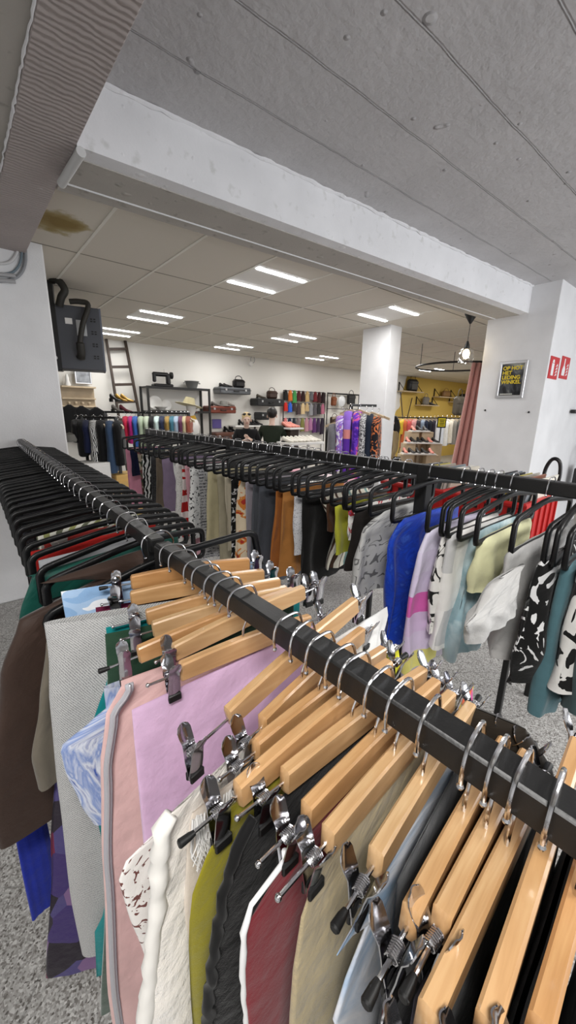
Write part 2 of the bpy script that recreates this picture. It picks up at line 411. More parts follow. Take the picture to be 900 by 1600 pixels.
struct(MB().box((7.8, 5.6, 3.11), (19.6, 6.3, .12)).build('ceiling_suspended', tile_mat(), smooth=0))
M_grid = mat('ceiling_grid_white', '#e6e2d8', .6); M_gap = mat('tile_joint', '#8d877b', .8)
for k in range(-3, 14):
    x_ = 2.338 + .655 * k; struct(MB().box((x_, 5.7, 3.0475), (.022, 5.6, .007)).build('trim_%d' % (20 + k), M_grid, smooth=0))
for k in range(5):
    y_ = 2.905 + 1.19 * k; struct(MB().box((7.8, y_, 3.0488), (17, .012, .004)).build('trim_%d' % (40 + k), M_gap, smooth=0))
# cross beam (painted front, bare underside) running over to the pillar
def quad_prism(a, b, c, d, z0, z1):
    mb = MB(); vs = [(*p, z) for z in (z0, z1) for p in (a, b, c, d)]
    return mb.add(vs, [(3, 2, 1, 0), (4, 5, 6, 7)] + [(i, (i + 1) % 4, 4 + (i + 1) % 4, 4 + i) for i in range(4)])
bf0, bf1, bb1, bb0 = (.632, 2.342), (5.52, 2.055), (5.52, 2.54), (.632, 2.83)
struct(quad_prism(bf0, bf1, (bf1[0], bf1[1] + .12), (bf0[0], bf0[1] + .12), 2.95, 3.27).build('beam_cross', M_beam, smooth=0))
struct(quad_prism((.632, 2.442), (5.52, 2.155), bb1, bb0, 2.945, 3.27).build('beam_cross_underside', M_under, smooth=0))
def rough_strip(p, q, r, seed, n=50):
    R = random.Random(seed); p, q = Vector(p), Vector(q)
    return MB().tube([p.lerp(q, i / n) + Vector((R.uniform(-1, 1), R.uniform(-1, 1), R.uniform(-1, 1))) * r * .45 for i in range(n + 1)], [r * R.uniform(.5, 1.2) for _ in range(n + 1)], 6)
struct(rough_strip((.5, 2.345, 3.245), (5.5, 2.05, 3.245), .012, 2, 90).build('trim_1', M_beam))
struct(MB().tube([(.64, 2.72, 2.944), (5.5, 2.44, 2.944)], .006, 6).build('trim_2', M_wall))
# main beam overhead with rippled underside
struct(MB().box((.505, .55, 3.12), (.25, 7.1, .34), .004).build('beam_main', M_main, smooth=0))
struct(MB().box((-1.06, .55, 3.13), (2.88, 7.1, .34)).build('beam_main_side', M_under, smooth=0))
struct(rough_strip((.385, -1.0, 2.953), (.372, 2.85, 2.953), .006, 5, 120).build('trim_3', M_beam))
struct(rough_strip((.38, 2.85, 2.953), (.63, 2.9, 2.953), .003, 6, 20).build('trim_4', M_beam))
# pillars
struct(MB().box((-.87, 4.45, 1.65), (3.26, .7, 3.3), .012).build('pillar_left', M_wall, smooth=0))
struct(MB().box((6.8, 2.14, 1.65), (2.6, .79, 3.3), .006).build('pillar_right', M_wall, smooth=0))
struct(MB().box((5.40, 4.14, 1.53), (.29, .54, 3.06), .006).build('pillar_middle', M_wall, smooth=0))
# back wall: white, mustard yellow beyond the corner
YELLOW_FROM = 4.0
def back_mat():
    m, nt, b = _new('wall_paint_two_tone'); L = nt.links.new; v = coords(nt); b.inputs['Roughness'].default_value = .8
    sp = node(nt, 'ShaderNodeSeparateXYZ'); L(v, sp.inputs[0])
    n = node(nt, 'ShaderNodeTexNoise', i_Scale=.9, i_Detail=2.0); L(v, n.inputs['Vector'])
    a = node(nt, 'ShaderNodeMath', operation='MULTIPLY_ADD'); a.inputs[1].default_value = 1.5; L(n.outputs['Fac'], a.inputs[0]); L(sp.outputs[0], a.inputs[2])
    z = node(nt, 'ShaderNodeMath', operation='MULTIPLY_ADD'); z.inputs[1].default_value = -.55; L(sp.outputs[2], z.inputs[0]); L(a.outputs[0], z.inputs[2])
    mr = node(nt, 'ShaderNodeMath', operation='ADD'); mr.inputs[1].default_value = -YELLOW_FROM; L(z.outputs[0], mr.inputs[0])
    L(ramp(nt, mr.outputs[0], [(0, '#e6e3dc'), (.5, '#cbab55')], 'CONSTANT'), b.inputs['Base Color'])
    return m
struct(MB().box((7.5, 8.6, 1.55), (21, .2, 3.1)).build('wall_back', back_mat(), smooth=0))
struct(MB().box((-2.6, 2.5, 1.65), (.2, 13, 3.3)).build('wall_left', M_wall, smooth=0))
struct(MB().box((17.6, 5.5, 1.55), (.2, 6.2, 3.1)).build('wall_right', mat('mustard_paint', '#cbab55', .8), smooth=0))

# ceiling lights in the tile grid
M_tube = mat('lit_tube', '#ffffff', .4, emit='#f4f8ff', estr=14)
M_lamp_tile = mat('light_diffuser', '#e9e6df', .5)
zc = 3.05
LAMPS = [(2.665, 3.56), (4.70, 3.52), (2.44, 5.97)]
for p in ((183, 519), (365, 542), (459, 528), (503, 559), (676, 578)):
    q = onz(*p, zc); LAMPS.append((q.x, q.y))
proto = None
LBL = ['ceiling light with two bright tubes, nearest the concrete beam', 'ceiling light with two bright tubes, just above the square white pillar', 'ceiling light with two tubes level with the black heater box',
       'ceiling light with two tubes over the wooden ladder', 'ceiling light with two tubes in front of the wall with suitcases', 'ceiling light with two tubes in the middle of the tiled ceiling',
       'ceiling light with two tubes over the accessory wall', 'ceiling light with two tubes seen past the pillar beside the ring rail']
for k, (x, y) in enumerate(LAMPS):
    if proto is None:
        proto = t = thing('ceiling_light', LBL[0], 'ceiling light', (x, y, zc), (0, 0, 0), 'tube lights in the tile ceiling')
        MB().box((0, 0, -.002), (.62, .62, .006)).build('diffuser', M_lamp_tile, t)
        for s in (-1, 1): MB().box((0, s * .255, -.008), (.60, .05, .012), .004).build('tube', M_tube, t)
        MB().frame([(-.32, -.32), (.32, -.32), (.32, .32), (-.32, .32)], .02, .008, Matrix.Rotation(pi / 2, 4, 'X')).build('frame', M_lamp_tile, t)
    else:
        t = copy_tree(proto); t.location = (x, y, zc); t['label'] = LBL[k]
def area(x, y, z, e, sx=.6, sy=.6, c=(1, .98, .95), rot=(0, 0, 0)):
    l = bpy.data.lights.new('lamp', 'AREA'); l.shape = 'RECTANGLE'; l.size = sx; l.size_y = sy; l.energy = e; l.color = c
    o = bpy.data.objects.new('lamp', l); COL.objects.link(o); o.location = (x, y, z); o.rotation_euler = rot; return o
for x, y in LAMPS: area(x, y, zc - .02, 13.5)
for x, y in ((7.5, 5.2), (10, 4.5), (9.5, 6.8), (12.5, 6), (15, 6.5)): area(x, y, zc - .02, 27)
for x, y, z, e in ((-.6, -.5, 2.92, 50), (2.2, -1.5, 3.2, 52), (4.6, -1.9, 3.2, 38)): area(x, y, z, e, 1.2, .3)  # first lamp is added close to the camera to brighten the near clothes
area(4.6, -3.4, 1.7, 125, 4.0, 2.2, (.95, .97, 1), (math.radians(90), 0, 0))      # unseen panel added behind the camera to brighten beam and pillar fronts
w = bpy.data.worlds.new('world'); SC.world = w; w.use_nodes = True
w.node_tree.nodes['Background'].inputs[0].default_value = (.95, .97, 1, 1); w.node_tree.nodes['Background'].inputs[1].default_value = .42
SC.view_settings.view_transform = 'Standard'; SC.view_settings.look = 'None'; SC.view_settings.gamma = 1; SC.view_settings.exposure = 0.25
SC.view_settings.use_curve_mapping = False
# ================================================================== RAILS
RZ = 1.45                                   # top of the near rail
def rail1(y):                               # centre line of the near rails (x, z of the top)
    return (.337 - .012 * max(0, y) / .85, RZ) if y < .85 else (.325 + .021 * (y - .85), RZ + .009 * (y - .85))
def rail2(y): return (1.135 + .02 * y, 1.59)
def square_tube(p, q, w, mb):
    p, q = Vector(p), Vector(q); d = (q - p); L = d.length
    M = d.to_track_quat('X', 'Z').to_matrix().to_4x4(); return mb.box((p + q) / 2, (L, w, w), .003, M)
def rack(name, label, x0, y0, z0, x1, y1, z1, posts, w=.035, group=None, foot=.5):
    t = thing(name, label, 'clothes rack', ((x0 + x1) / 2, (y0 + y1) / 2, 0), (0, 0, 0), group)
    a, b = Vector((x0, y0, z0 - w / 2)), Vector((x1, y1, z1 - w / 2)); dr = (b - a).normalized(); sd = Vector((-dr.y, dr.x, 0)).normalized()
    square_tube(a, b, w, MB()).build('rail', M_black, t, world=True)
    for f in posts:
        p = a.lerp(b, f)
        square_tube((p.x, p.y, .03), (p.x, p.y, p.z + w * .35), w * 1.15, MB()).build('post', M_black, t, world=True)
        if foot: square_tube(p.xy.to_3d() - sd * foot / 2 + Vector((0, 0, .018)), p.xy.to_3d() + sd * foot / 2 + Vector((0, 0, .018)), w, MB()).build('foot', M_black, t, world=True)
    return t
xa, za = rail1(-.35); xb, zb = rail1(.84)
rack('clothes_rack', 'black square-tube clothes rack with the wooden clip hangers', xa, -.35, za, xb, .84, zb, (.0, .985), group='black clothes racks', foot=.36)
xa, za = rail1(.865); xb, zb = rail1(4.05)
rack('clothes_rack', 'black clothes rack full of plastic hangers running up to the white pillar with cables', xa, .865, za, xb, 4.05, zb, (.012, .5), group='black clothes racks', foot=.36)
rack('clothes_rack', 'long black clothes rack of blouses with red crates behind it', rail2(-.3)[0], -.3, 1.59, rail2(3.25)[0], 3.25, 1.59, (.02, .272, .62, .80, .995), group='black clothes racks', foot=.36)

# ------------------------------------------------------------------ wooden clip hangers on the near rail
def wood(name='beech'):
    if name in MATS: return MATS[name]
    m, nt, b = _new('varnished_beech'); L = nt.links.new
    v = coords(nt, 'Object', (4, 60, 30)); b.inputs['Roughness'].default_value = .32; b.inputs['Coat Weight'].default_value = .35; b.inputs['Coat Roughness'].default_value = .12
    n = node(nt, 'ShaderNodeTexNoise', i_Scale=1.6, i_Detail=5.0, i_Distortion=.6); L(v, n.inputs['Vector'])
    oi = node(nt, 'ShaderNodeObjectInfo'); mx = node(nt, 'ShaderNodeMix', data_type='RGBA', blend_type='MULTIPLY')
    L(ramp(nt, n.outputs['Fac'], [(.22, '#b08c60'), (.5, '#c5a277'), (.74, '#d4b78e')]), mx.inputs[6])
    L(ramp(nt, oi.outputs['Random'], [(0, '#f6e6d4'), (.5, '#ffffff'), (1, '#f2d9bd')]), mx.inputs[7]); mx.inputs[0].default_value = 1
    L(mx.outputs[2], b.inputs['Base Color']); MATS[name] = m; return m
M_wood = wood()
def bar_mb(xl, xr, bend=.006, h=.037, t=.0155):
    """flat wooden bar from xl to xr, its top slightly bowed, ends cut square with eased edges"""
    mb = MB(); vs = []; st = 13; c = .0028; xc = (xl + xr) / 2; hl = (xr - xl) / 2
    xs = [xl, xl + c] + [xl + (xr - xl) * i / st for i in range(1, st)] + [xr - c, xr]
    for k, x in enumerate(xs):
        u = (x - xc) / hl; e = c if k in (0, len(xs) - 1) else 0
        zt = bend * (1 - u * u) - e; zb = zt - h + 2 * e + .006 * u * u; y = t / 2 - e; cc = c * .9
        for p in ((-y, zb + cc), (-y, zt - cc), (-y + cc, zt), (y - cc, zt), (y, zt - cc), (y, zb + cc), (y - cc, zb), (-y + cc, zb)): vs.append((x, p[0], p[1]))
    N = len(xs); fs = [(i * 8 + k, i * 8 + (k + 1) % 8, (i + 1) * 8 + (k + 1) % 8, (i + 1) * 8 + k) for i in range(N - 1) for k in range(8)]
    fs += [tuple(range(7, -1, -1)), tuple((N - 1) * 8 + k for k in range(8))]
    return mb.add(vs, fs)
def hook_path(drop, x0=0.0, w=.0205, h=.038):
    """wire from the hanger (drop below the rail top) up behind the rail, over it, ending in front"""
    return smooth_path([(x0, 0, -drop), (x0 + .001, 0, -(drop + h + .012) / 2 - .003), (.012, 0, -h - .012), (w + .009, 0, -h * .6), (w + .005, 0, -.002), (w - .004, 0, .0075), (0, 0, .0095), (-w + .003, 0, .007), (-w - .006, 0, -.004), (-w - .0085, 0, -.02), (-w - .007, 0, -h + .003)], 5)
def plate_mb(s):
    """one steel jaw of a clip: lever with a rounded top, pinched at the pivot, down to the jaw; s = side"""
    mb = MB(); prof = [(.040, .0022, .0095), (.030, .0035, .0098), (.015, .0068, .0098), (.004, .0085, .0092), (-.006, .0105, .0088), (-.014, .0138, .0098), (-.021, .0168, .0100), (-.026, .0186, .0080), (-.0285, .0193, .0040)]
    vs = []; th = .0012; nu = 7
    for side in (0, 1):
        for (z, y, hw) in prof:
            for i in range(nu):
                u = -1 + 2 * i / (nu - 1); dish = .0018 * u * u - (.0012 if z < -.01 else 0)
                vs.append((hw * u, s * (y + th * side - dish), -z))
    n = len(prof); fs = []
    for side in (0, 1):
        o = side * n * nu
        for j in range(n - 1):
            for i in range(nu - 1): fs.append((o + j * nu + i, o + j * nu + i + 1, o + (j + 1) * nu + i + 1, o + (j + 1) * nu + i))
    o = n * nu; rim = [i for i in range(nu)] + [j * nu + nu - 1 for j in range(1, n)] + [(n - 1) * nu + i for i in range(nu - 2, -1, -1)] + [j * nu for j in range(n - 2, 0, -1)]
    for a, b in zip(rim, rim[1:] + rim[:1]): fs.append((a, b, o + b, o + a))
    return mb.add(vs, fs)
_spring = []
for i in range(57):
    a = 2 * pi * i / 8; _spring.append((-.007 + .014 * i / 56, .0052 * math.cos(a), .0052 * math.sin(a)))
CLIP = None
def clip_meshes():
    global CLIP
    if CLIP: return CLIP
    t = thing('clip_source', '', '')
    j = MB(); p = plate_mb(1); j.add(p.v, p.f); p = plate_mb(-1); j.add(p.v, p.f); j.tube([(-.0095, 0, 0), (.0095, 0, 0)], .0018, 8)
    a = j.build('clip', M_steel, t, smooth=50).data
    r = MB(); r.box((0, .0042, -.036), (.021, .0045, .012), .0012).box((0, -.0042, -.036), (.021, .0045, .012), .0012); b = r.build('jaw_tip', M_rubber, t).data
    c = MB().tube(_spring, .0009, 5).build('spring', M_chrome, t).data
    for o in list(t.children): bpy.data.objects.remove(o)
    bpy.data.objects.remove(t); CLIP = (a, b, c); return CLIP
M_steel = mat('polished_steel', '#d2d2d6', .14, 1)
M_dsteel = mat('dark_polished_steel', '#5b5a5e', .22, 1)
HANGERS = {}
BAR_DZ = .085
def wood_hanger(key, pl, pr, label, rods=(.055, .055), clips=(.03, .03), cap=True, tilt_clip=0, twin=True):
    """pl, pr: world points of the two upper ends of the bar"""
    pl, pr = Vector(pl), Vector(pr); d = pr - pl; yaw = math.atan2(d.y, d.x)
    # where the bar passes below the rail
    f = (rail1(max(0, pl.y))[0] - pl.x) / d.x; y0 = pl.y + d.y * f; zr = rail1(y0)[1]; O = Vector((rail1(y0)[0], y0, zr))
    t = thing('wooden_clip_hanger', label, 'hanger', O, (0, 0, yaw), 'wooden clip hangers on the near rail')
    h = math.hypot(d.x, d.y); xl = -h * f; xr = h * (1 - f); zl = pl.z - zr; zrr = pr.z - zr; tl = math.atan2(zrr - zl, h); zm = zl + (zrr - zl) * f
    L3 = d.length; bl = -L3 * f; br = L3 * (1 - f)
    T = Matrix.Translation((0, 0, zm)) @ Matrix.Rotation(-tl, 4, 'Y')
    b = bar_mb(bl, br, bend=.006); b.v = [T @ p for p in b.v]; b.build('wooden_bar', M_wood, t)
    drop = -zm - .004
    hk = MB().tube(hook_path(drop), .0021, 8); hk.ball((-.0275, 0, -.035), .0036, 8); hk.build('hook', M_chrome, t)
    zr_ = -.018
    for s, e, rl, cx in ((-1, bl, rods[0], clips[0]), (1, br, rods[1], clips[1])):
        if rl <= 0: continue
        rd = MB().tube([T @ Vector((e - s * .02, 0, zr_)), T @ Vector((e + s * rl, 0, zr_))], .0021, 8); rp = rd.build('rod', M_chrome, t)
        c = T @ Vector((e + s * rl, 0, zr_))
        if cap: MB().tube([c - Vector((s * .010, 0, 0)), c - Vector((s * .004, 0, 0)), c + Vector((s * .006, 0, 0)), c + Vector((s * .0075, 0, 0))], [.0028, .0040, .0046, .0034], 10).build('end_cap', M_rubber, rp)
        else: MB().ball(c, .0034, 10).build('end_cap', M_chrome, rp)
        if cx > 0:
            q = T @ Vector((e + s * cx, 0, zr_)); A, B, Cc = clip_meshes(); R = random.Random(hash(key) % 999 + s)
            k = child(A, 'clip', t, q, (R.uniform(-.12, .12) + tilt_clip, 0, R.uniform(-.15, .15)))
            child(B, 'jaw_tip', k); child(Cc, 'spring', k)
    HANGERS[key] = dict(O=O, yaw=yaw, xl=xl, xr=xr, obj=t, zl=pl.z, zr=pr.z, L=pl, R=pr, xd=Vector((math.cos(yaw), math.sin(yaw), 0)), clips=clips)
    return t
DH = .385
def W(px, dz=DH): return onz(px[0], px[1], RZ - dz + .3)
# (left end px, drop) (right end px or world point)
def P3(x, y, dz): return Vector((x, y, CAM_H - dz))
_n = 'wooden clip hanger '
WH = [
 ('a', onz(203, 900, CAM_H - .35), P3(.50, .735, .35), _n + 'with the pale blue cloud print cloth, beside the rack post', (.055, .03), (.028, .02), True),
 ('b', onz(202, 925, CAM_H - .37), P3(.50, .675, .36), _n + 'with the dark purple patchwork print, next to the cloud print', (.055, .03), (.03, .02), False),
 ('c', onz(226, 954, CAM_H - .38), P3(.50, .615, .36), _n + 'with the dark green velvet, wedged above the grey tweed', (.06, .04), (.022, .03), False),
 ('tw', P3(.222, .655, .388), P3(.50, .59, .37), _n + 'holding the grey tweed skirt', (.055, .0), (.03, .0), False),
 ('d2', P3(.175, .60, .392), P3(.50, .568, .365), _n + 'set lower, with the pale pink zipped skirt', (.055, .05), (.022, .04), True),
 ('d', onz(268, 1008, CAM_H - .385), P3(.505, .542, .352), _n + 'just behind the one with the lilac cloth', (.03, .05), (.008, .04), False),
 ('e', onz(280, 1036, CAM_H - .385), P3(.493, .507, .40), _n + 'with the smooth lilac cloth, whole front face in view', (.05, .05), (.012, .04), False),
 ('f', onz(352, 1109, CAM_H - .385), P3(.500, .40, .32), _n + 'turned askew, reaching over the rail beside the white cloth', (.062, .03), (.055, .012), False),
 ('g', onz(408, 1120, CAM_H - .385), P3(.517, .392, .382), _n + 'with the off-white fluffy cardigan', (.045, .04), (.028, .02), False),
 ('h', onz(397, 1158, CAM_H - .385), P3(.498, .330, .382), _n + 'with the grey fringed cloth', (.05, .04), (.026, .02), False),
 ('i', onz(367, 1226, CAM_H - .385), P3(.449, .285, .36), _n + 'with the mustard green satin skirt', (.06, .04), (.022, .02), True),
 ('j', onz(442, 1204, CAM_H - .385), P3(.507, .259, .385), _n + 'with square dark end grain above the black fluffy skirt', (.06, .04), (.026, .02), False),
 ('k', onz(476, 1258, CAM_H - .385), P3(.497, .232, .385), _n + 'with the dark red skirt edged in white', (.06, .04), (.022, .02), False),
 ('l', onz(510, 1296, CAM_H - .385), P3(.496, .207, .39), _n + 'with the beige knit skirt and a long bright rod', (.062, .04), (.016, .02), False),
 ('m', onz(586, 1330, CAM_H - .385), P3(.508, .183, .40), _n + 'with the pale blue denim and white lining', (.055, .04), (.02, .02), True),
 ('n', onz(641, 1422, CAM_H - .385), P3(.492, .129, .41), _n + 'with the washed black skirt and black capped rod', (.055, .04), (.02, .02), True),
 ('o', onz(690, 1426, CAM_H - .385), P3(.493, .103, .41), _n + 'with two pale seams in its grain and lavender grey cloth', (.05, .04), (.008, .02), True),
 ('p', onz(668, 1580, CAM_H - .385), P3(.463, .078, .405), _n + 'lying close against the lavender grey one, lower end out', (.05, .04), (.02, .02), True),
 ('q', onz(760, 1600, CAM_H - .385), P3(.478, .056, .345), _n + 'raised at its far end above the bar, with black cloth', (.05, .03), (.02, .015), True),
 ('r', onz(845, 1600, CAM_H - .385), P3(.511, .027, .405), _n + 'closest to the corner where the bar leaves view', (.05, .03), (.02, .015), True),
 ('s', P3(.236, -.022, .385), P3(.511, -.004, .405), _n + 'only a sliver showing beside the last one', (.05, .03), (.02, .015), True),
]
import zlib
for k, l, r, lb, rods, cl, cap in WH:
    wood_hanger(zlib.crc32(k.encode()) % 97, l, r, lb, rods, cl, cap); HANGERS[k] = HANGERS.pop(zlib.crc32(k.encode()) % 97)

def wcloth(key, name, label, cat, m, L, left=None, right=None, lpx=None, rpx=None, t=.008, dz=.037, yoff=0.0, **kw):
    h = HANGERS[key]; xd = h['xd']; yd = Vector((-xd.y, xd.x, 0)); mid = (h['L'] + h['R']) / 2
    P = Vector((mid.x, mid.y, (h['L'].z + h['R'].z) / 2 - dz)) + yd * yoff
    def tab(px): 
        out = []
        for q in px: w_ = onplane(q[0], q[1], P, yd); out.append((max(0.0, P.z - w_.z), (w_ - P).dot(xd)))
        return sorted(out)
    half = (h['R'] - h['L']).length / 2
    l = tab(lpx) if lpx else (left if left is not None else -half - .035); r = tab(rpx) if rpx else (right if right is not None else half + .03)
    kw.setdefault('top', 'clip'); kw.setdefault('folds', .006); kw.setdefault('seed', zlib.crc32((key + name).encode()) % 1000)
    o = cloth(name, label, cat, P, xd, l, r, L, m, t=t, **kw); o_left[name + key] = (o, P, xd, yd, l, r, L, t); return o
o_left = {}
F = fabric
wcloth('a', 'printed_cloth', 'pale blue cloth printed with white clouds, clipped beside the rack post', 'cloth', F('cloud_print', 'blotch', ('#8fb4dc', '#a9c6e6', '#f1f4f8'), 1.4, dens=.52), .34, lpx=[(95, 925), (108, 1000), (120, 1060)], t=.003, folds=.002, dz=.02, yoff=.02)
wcloth('b', 'patchwork_skirt', 'long purple, magenta and black patchwork print skirt hanging to near the floor', 'skirt', F('purple_patchwork', 'cells', ('#1b1020', '#5a1242', '#3c2c66', '#7a5c86', '#180f14', '#6d1d3f', '#4a4275', '#28202c'), .9), 1.02, lpx=[(150, 955), (105, 1080), (84, 1190), (78, 1330), (76, 1560)], t=.014, folds=.006, yoff=.016)
wcloth('b', 'tweed_skirt', 'grey herringbone tweed skirt with an open waistband', 'skirt', F('grey_tweed', 'tweed', ('#747477', '#cbcbc9')), .92, lpx=[(76, 1020), (78, 1100), (90, 1230), (112, 1400), (136, 1520), (160, 1600)], right=.1, t=.024, open_t=.014, top='open', folds=.003, dz=.035, yoff=-.022)
wcloth('c', 'satin_skirt', 'teal satin skirt, edges showing past the grey tweed and above the rail', 'skirt', F('teal_satin', 'plain', ('#128a8c',), rough=.4), .93, lpx=[(172, 1040), (140, 1150), (112, 1190), (120, 1230), (158, 1300), (166, 1420), (148, 1460), (152, 1540), (176, 1600)], right=.20, t=.005, folds=.002, yoff=.012)
wcloth('c', 'velvet_skirt', 'dark green velvet skirt clipped behind the lilac cloth', 'skirt', F('green_velvet', 'plain', ('#0d3a22',), sheen=.6, weave=.15), 1.0, lpx=[(163, 985), (168, 1060), (166, 1150), (162, 1400), (158, 1600)], t=.010, yoff=-.012, folds=.003)
wcloth('tw', 'woven_cloth', 'blue and white streaky woven cloth jutting out between tweed and pale pink', 'cloth', F('blue_white_weave', 'wash', ('#eef0f4', '#7f95c8', '#d8dde8', '#3b57a4'), 7, aspect=.3), .30, lpx=[(166, 1108), (140, 1128), (93, 1168), (100, 1200), (125, 1250), (150, 1290), (165, 1310)], right=.23, t=.016, top='open', open_t=.014, folds=.003, yoff=.0, dz=.12)
wcloth('d2', 'zipped_skirt', 'pale pink skirt with a grey zip tape down its edge', 'skirt', F('pale_pink', 'plain', ('#e3bdb9',)), .98, lpx=[(190, 1075), (166, 1110), (156, 1200), (158, 1350), (170, 1550), (184, 1640)], t=.016, folds=.006, yoff=-.010, dz=.06)
wcloth('e', 'lilac_skirt', 'smooth lilac pink skirt, broad front face in view', 'skirt', F('lilac', 'plain', ('#dcb9d9',)), .8, lpx=[(202, 1073), (210, 1160), (222, 1300), (232, 1420)], t=.01, folds=.004, nf=3)
wcloth('f', 'floral_blouse', 'white blouse with small brown flowers peeking out beside the fluffy cardigan', 'blouse', F('brown_sprig', 'blotch', ('#ece8e4', '#6b3a34'), 7, dens=.585, dist=7), .46, lpx=[(246, 1280), (200, 1335), (186, 1375), (198, 1420), (224, 1500), (236, 1560)], right=.0, t=.012, yoff=.012, dz=.16)
wcloth('f', 'white_cloth', 'plain white cloth hanging past the bar in front of the blue blouse', 'cloth', F('white_cotton', 'plain', ('#eeeeee',)), .26, left=.09, rpx=[(607, 925), (606, 960), (590, 1010)], t=.008, dz=.03)
wcloth('g', 'fluffy_cardigan', 'off-white fluffy cardigan with a frayed white edge', 'cardigan', F('offwhite_fleece', 'plain', ('#e6e0d8',), sheen=.7, weave=.8), .95, dz=.03, lpx=[(285, 1170), (264, 1220), (252, 1300), (246, 1400), (232, 1560), (226, 1620)], t=.022, folds=.007, yoff=.005)
wcloth('h', 'fringed_skirt', 'cream skirt with a grey white fringe at its top', 'skirt', F('cream_wool', 'plain', ('#d9cdc0',)), .9, lpx=[(296, 1200), (292, 1300), (286, 1450), (280, 1600)], t=.014, folds=.004)
wcloth('i', 'satin_skirt', 'mustard green satin skirt with a gathered edge', 'skirt', F('mustard_satin', 'plain', ('#8d8412',), rough=.45), .8, lpx=[(352, 1295), (318, 1345), (300, 1390), (293, 1460), (297, 1560), (302, 1620)], t=.012, folds=.006)
wcloth('j', 'fluffy_skirt', 'black fluffy skirt between mustard green and dark red', 'skirt', F('black_fleece', 'plain', ('#0b0b0c',), sheen=.1, weave=.7), .8, lpx=[(395, 1270), (362, 1350), (345, 1430), (330, 1520), (322, 1620)], t=.01)
wcloth('k', 'dark_red_skirt', 'dark red skirt with a raw white edge', 'skirt', F('dark_red', 'plain', ('#7d1020',)), .8, lpx=[(445, 1345), (392, 1415), (380, 1460), (380, 1540), (386, 1620)], t=.008)
wcloth('l', 'knit_skirt', 'beige knit skirt, soft folds, below the shiniest hanger bar', 'skirt', F('beige_knit', 'plain', ('#b5a582',), weave=.5), .8, lpx=[(492, 1365), (470, 1440), (458, 1530), (452, 1620)], t=.01)
wcloth('m', 'denim_skirt', 'crumpled pale blue and white denim skirt', 'skirt', F('pale_denim', 'wash', ('#c9cdd8', '#9db8d6', '#e2e4ea', '#7fa2c4')), .7, lpx=[(578, 1440), (550, 1462), (526, 1495), (514, 1540), (522, 1585), (540, 1640)], right=.1, t=.01, folds=.009, dz=.05)
wcloth('m', 'dark_jeans', 'dark navy denim behind the pale blue denim', 'jeans', F('dark_navy', 'plain', ('#1a222d',)), .8, left=-.12, t=.006, yoff=-.016)
wcloth('n', 'black_skirt', 'washed black skirt clipped by the black capped rod', 'skirt', F('washed_black', 'plain', ('#1c1d20',)), .8, t=.010, flare=1.8)
wcloth('o', 'lavender_skirt', 'lavender grey skirt at the edge of the photograph below two bars', 'skirt', F('lavender_grey', 'plain', ('#77728a',)), .5, t=.006)
wcloth('p', 'black_trousers', 'black trousers between the last two thick bars', 'trousers', F('black_cotton', 'plain', ('#101012',)), .8, t=.010, flare=1.8)
wcloth('q', 'black_dress', 'matt black cloth beside the raised hanger', 'dress', F('black_jersey', 'plain', ('#0e0e0f',)), .8, t=.010, flare=1.8)
wcloth('r', 'charcoal_skirt', 'charcoal skirt on the last hanger in view', 'skirt', F('charcoal', 'plain', ('#141415',)), .8, t=.016, flare=1.8, yoff=.012)

wcloth('s', 'black_coat', 'black coat on the very last hanger, a dark sliver by the corner', 'coat', F('black_jersey', 'plain'), .8, t=.012, flare=1.8)
def edge_trim(key, name, m, r, jit=0.0, inset=.0, z1=None, seed=1, flat=1.0, front=.0):
    o, P, xd, yd, l, rr, L, t = o_left[key]; R = random.Random(seed); L = z1 or L; n = int(L / .012); pts = []; rs = []
    for i in range(n + 1):
        z = L * i / n; x = interp(l, z) + inset; pts.append(P + xd * x - yd * (t * front) - Vector((0, 0, z)) + Vector((R.uniform(-1, 1), R.uniform(-1, 1), R.uniform(-1, 1))) * jit); rs.append(r * (1 + (R.uniform(-.2, .2) if jit else 0)))
    return MB().tube(pts, rs, 8, flat=flat, up=yd).build(name, m, o, world=True, smooth=180)
edge_trim('zipped_skirtd2', 'zip_tape', F('zip_grey', 'plain', ('#b3b2b8',)), .007, front=.9, inset=.010, z1=.86, flat=.3)
edge_trim('zipped_skirtd2', 'zip_teeth', mat('zip_teeth', '#c9c8cc', .3, .5), .0022, front=1.08, inset=.010, z1=.86)
edge_trim('fluffy_cardigang', 'fluffy_edge', F('white_fleece', 'plain', ('#e9e6e0',), weave=.8), .0095, jit=.0016, seed=4)
edge_trim('dark_red_skirtk', 'white_edge', F('white_cotton', 'plain'), .003, jit=.0006, seed=5)
edge_trim('black_fleece' if False else 'fluffy_skirtj', 'fluffy_edge', F('black_fleece', 'plain'), .006, jit=.003, seed=6)
o, P, xd, yd, l, r, L, t = o_left['fringed_skirth']; R = random.Random(9); mb = MB()
for k in range(110):
    x = R.uniform(interp(l, 0) - .005, interp(l, 0) + .12); z0 = R.uniform(-.004, .004); a = P + xd * x - yd * (t * .2 + .006) - Vector((0, 0, z0)); q = R.uniform(.03, .06)
    mb.tube([a, a - yd * .008 + xd * R.uniform(-.012, .006) - Vector((0, 0, q * .6)), a - yd * .010 + xd * R.uniform(-.018, .008) - Vector((0, 0, q))], [.0014, .0012, .0006], 4)
mb.build('fringe', F('grey_fringe', 'plain', ('#cfcdca',)), o, world=True)

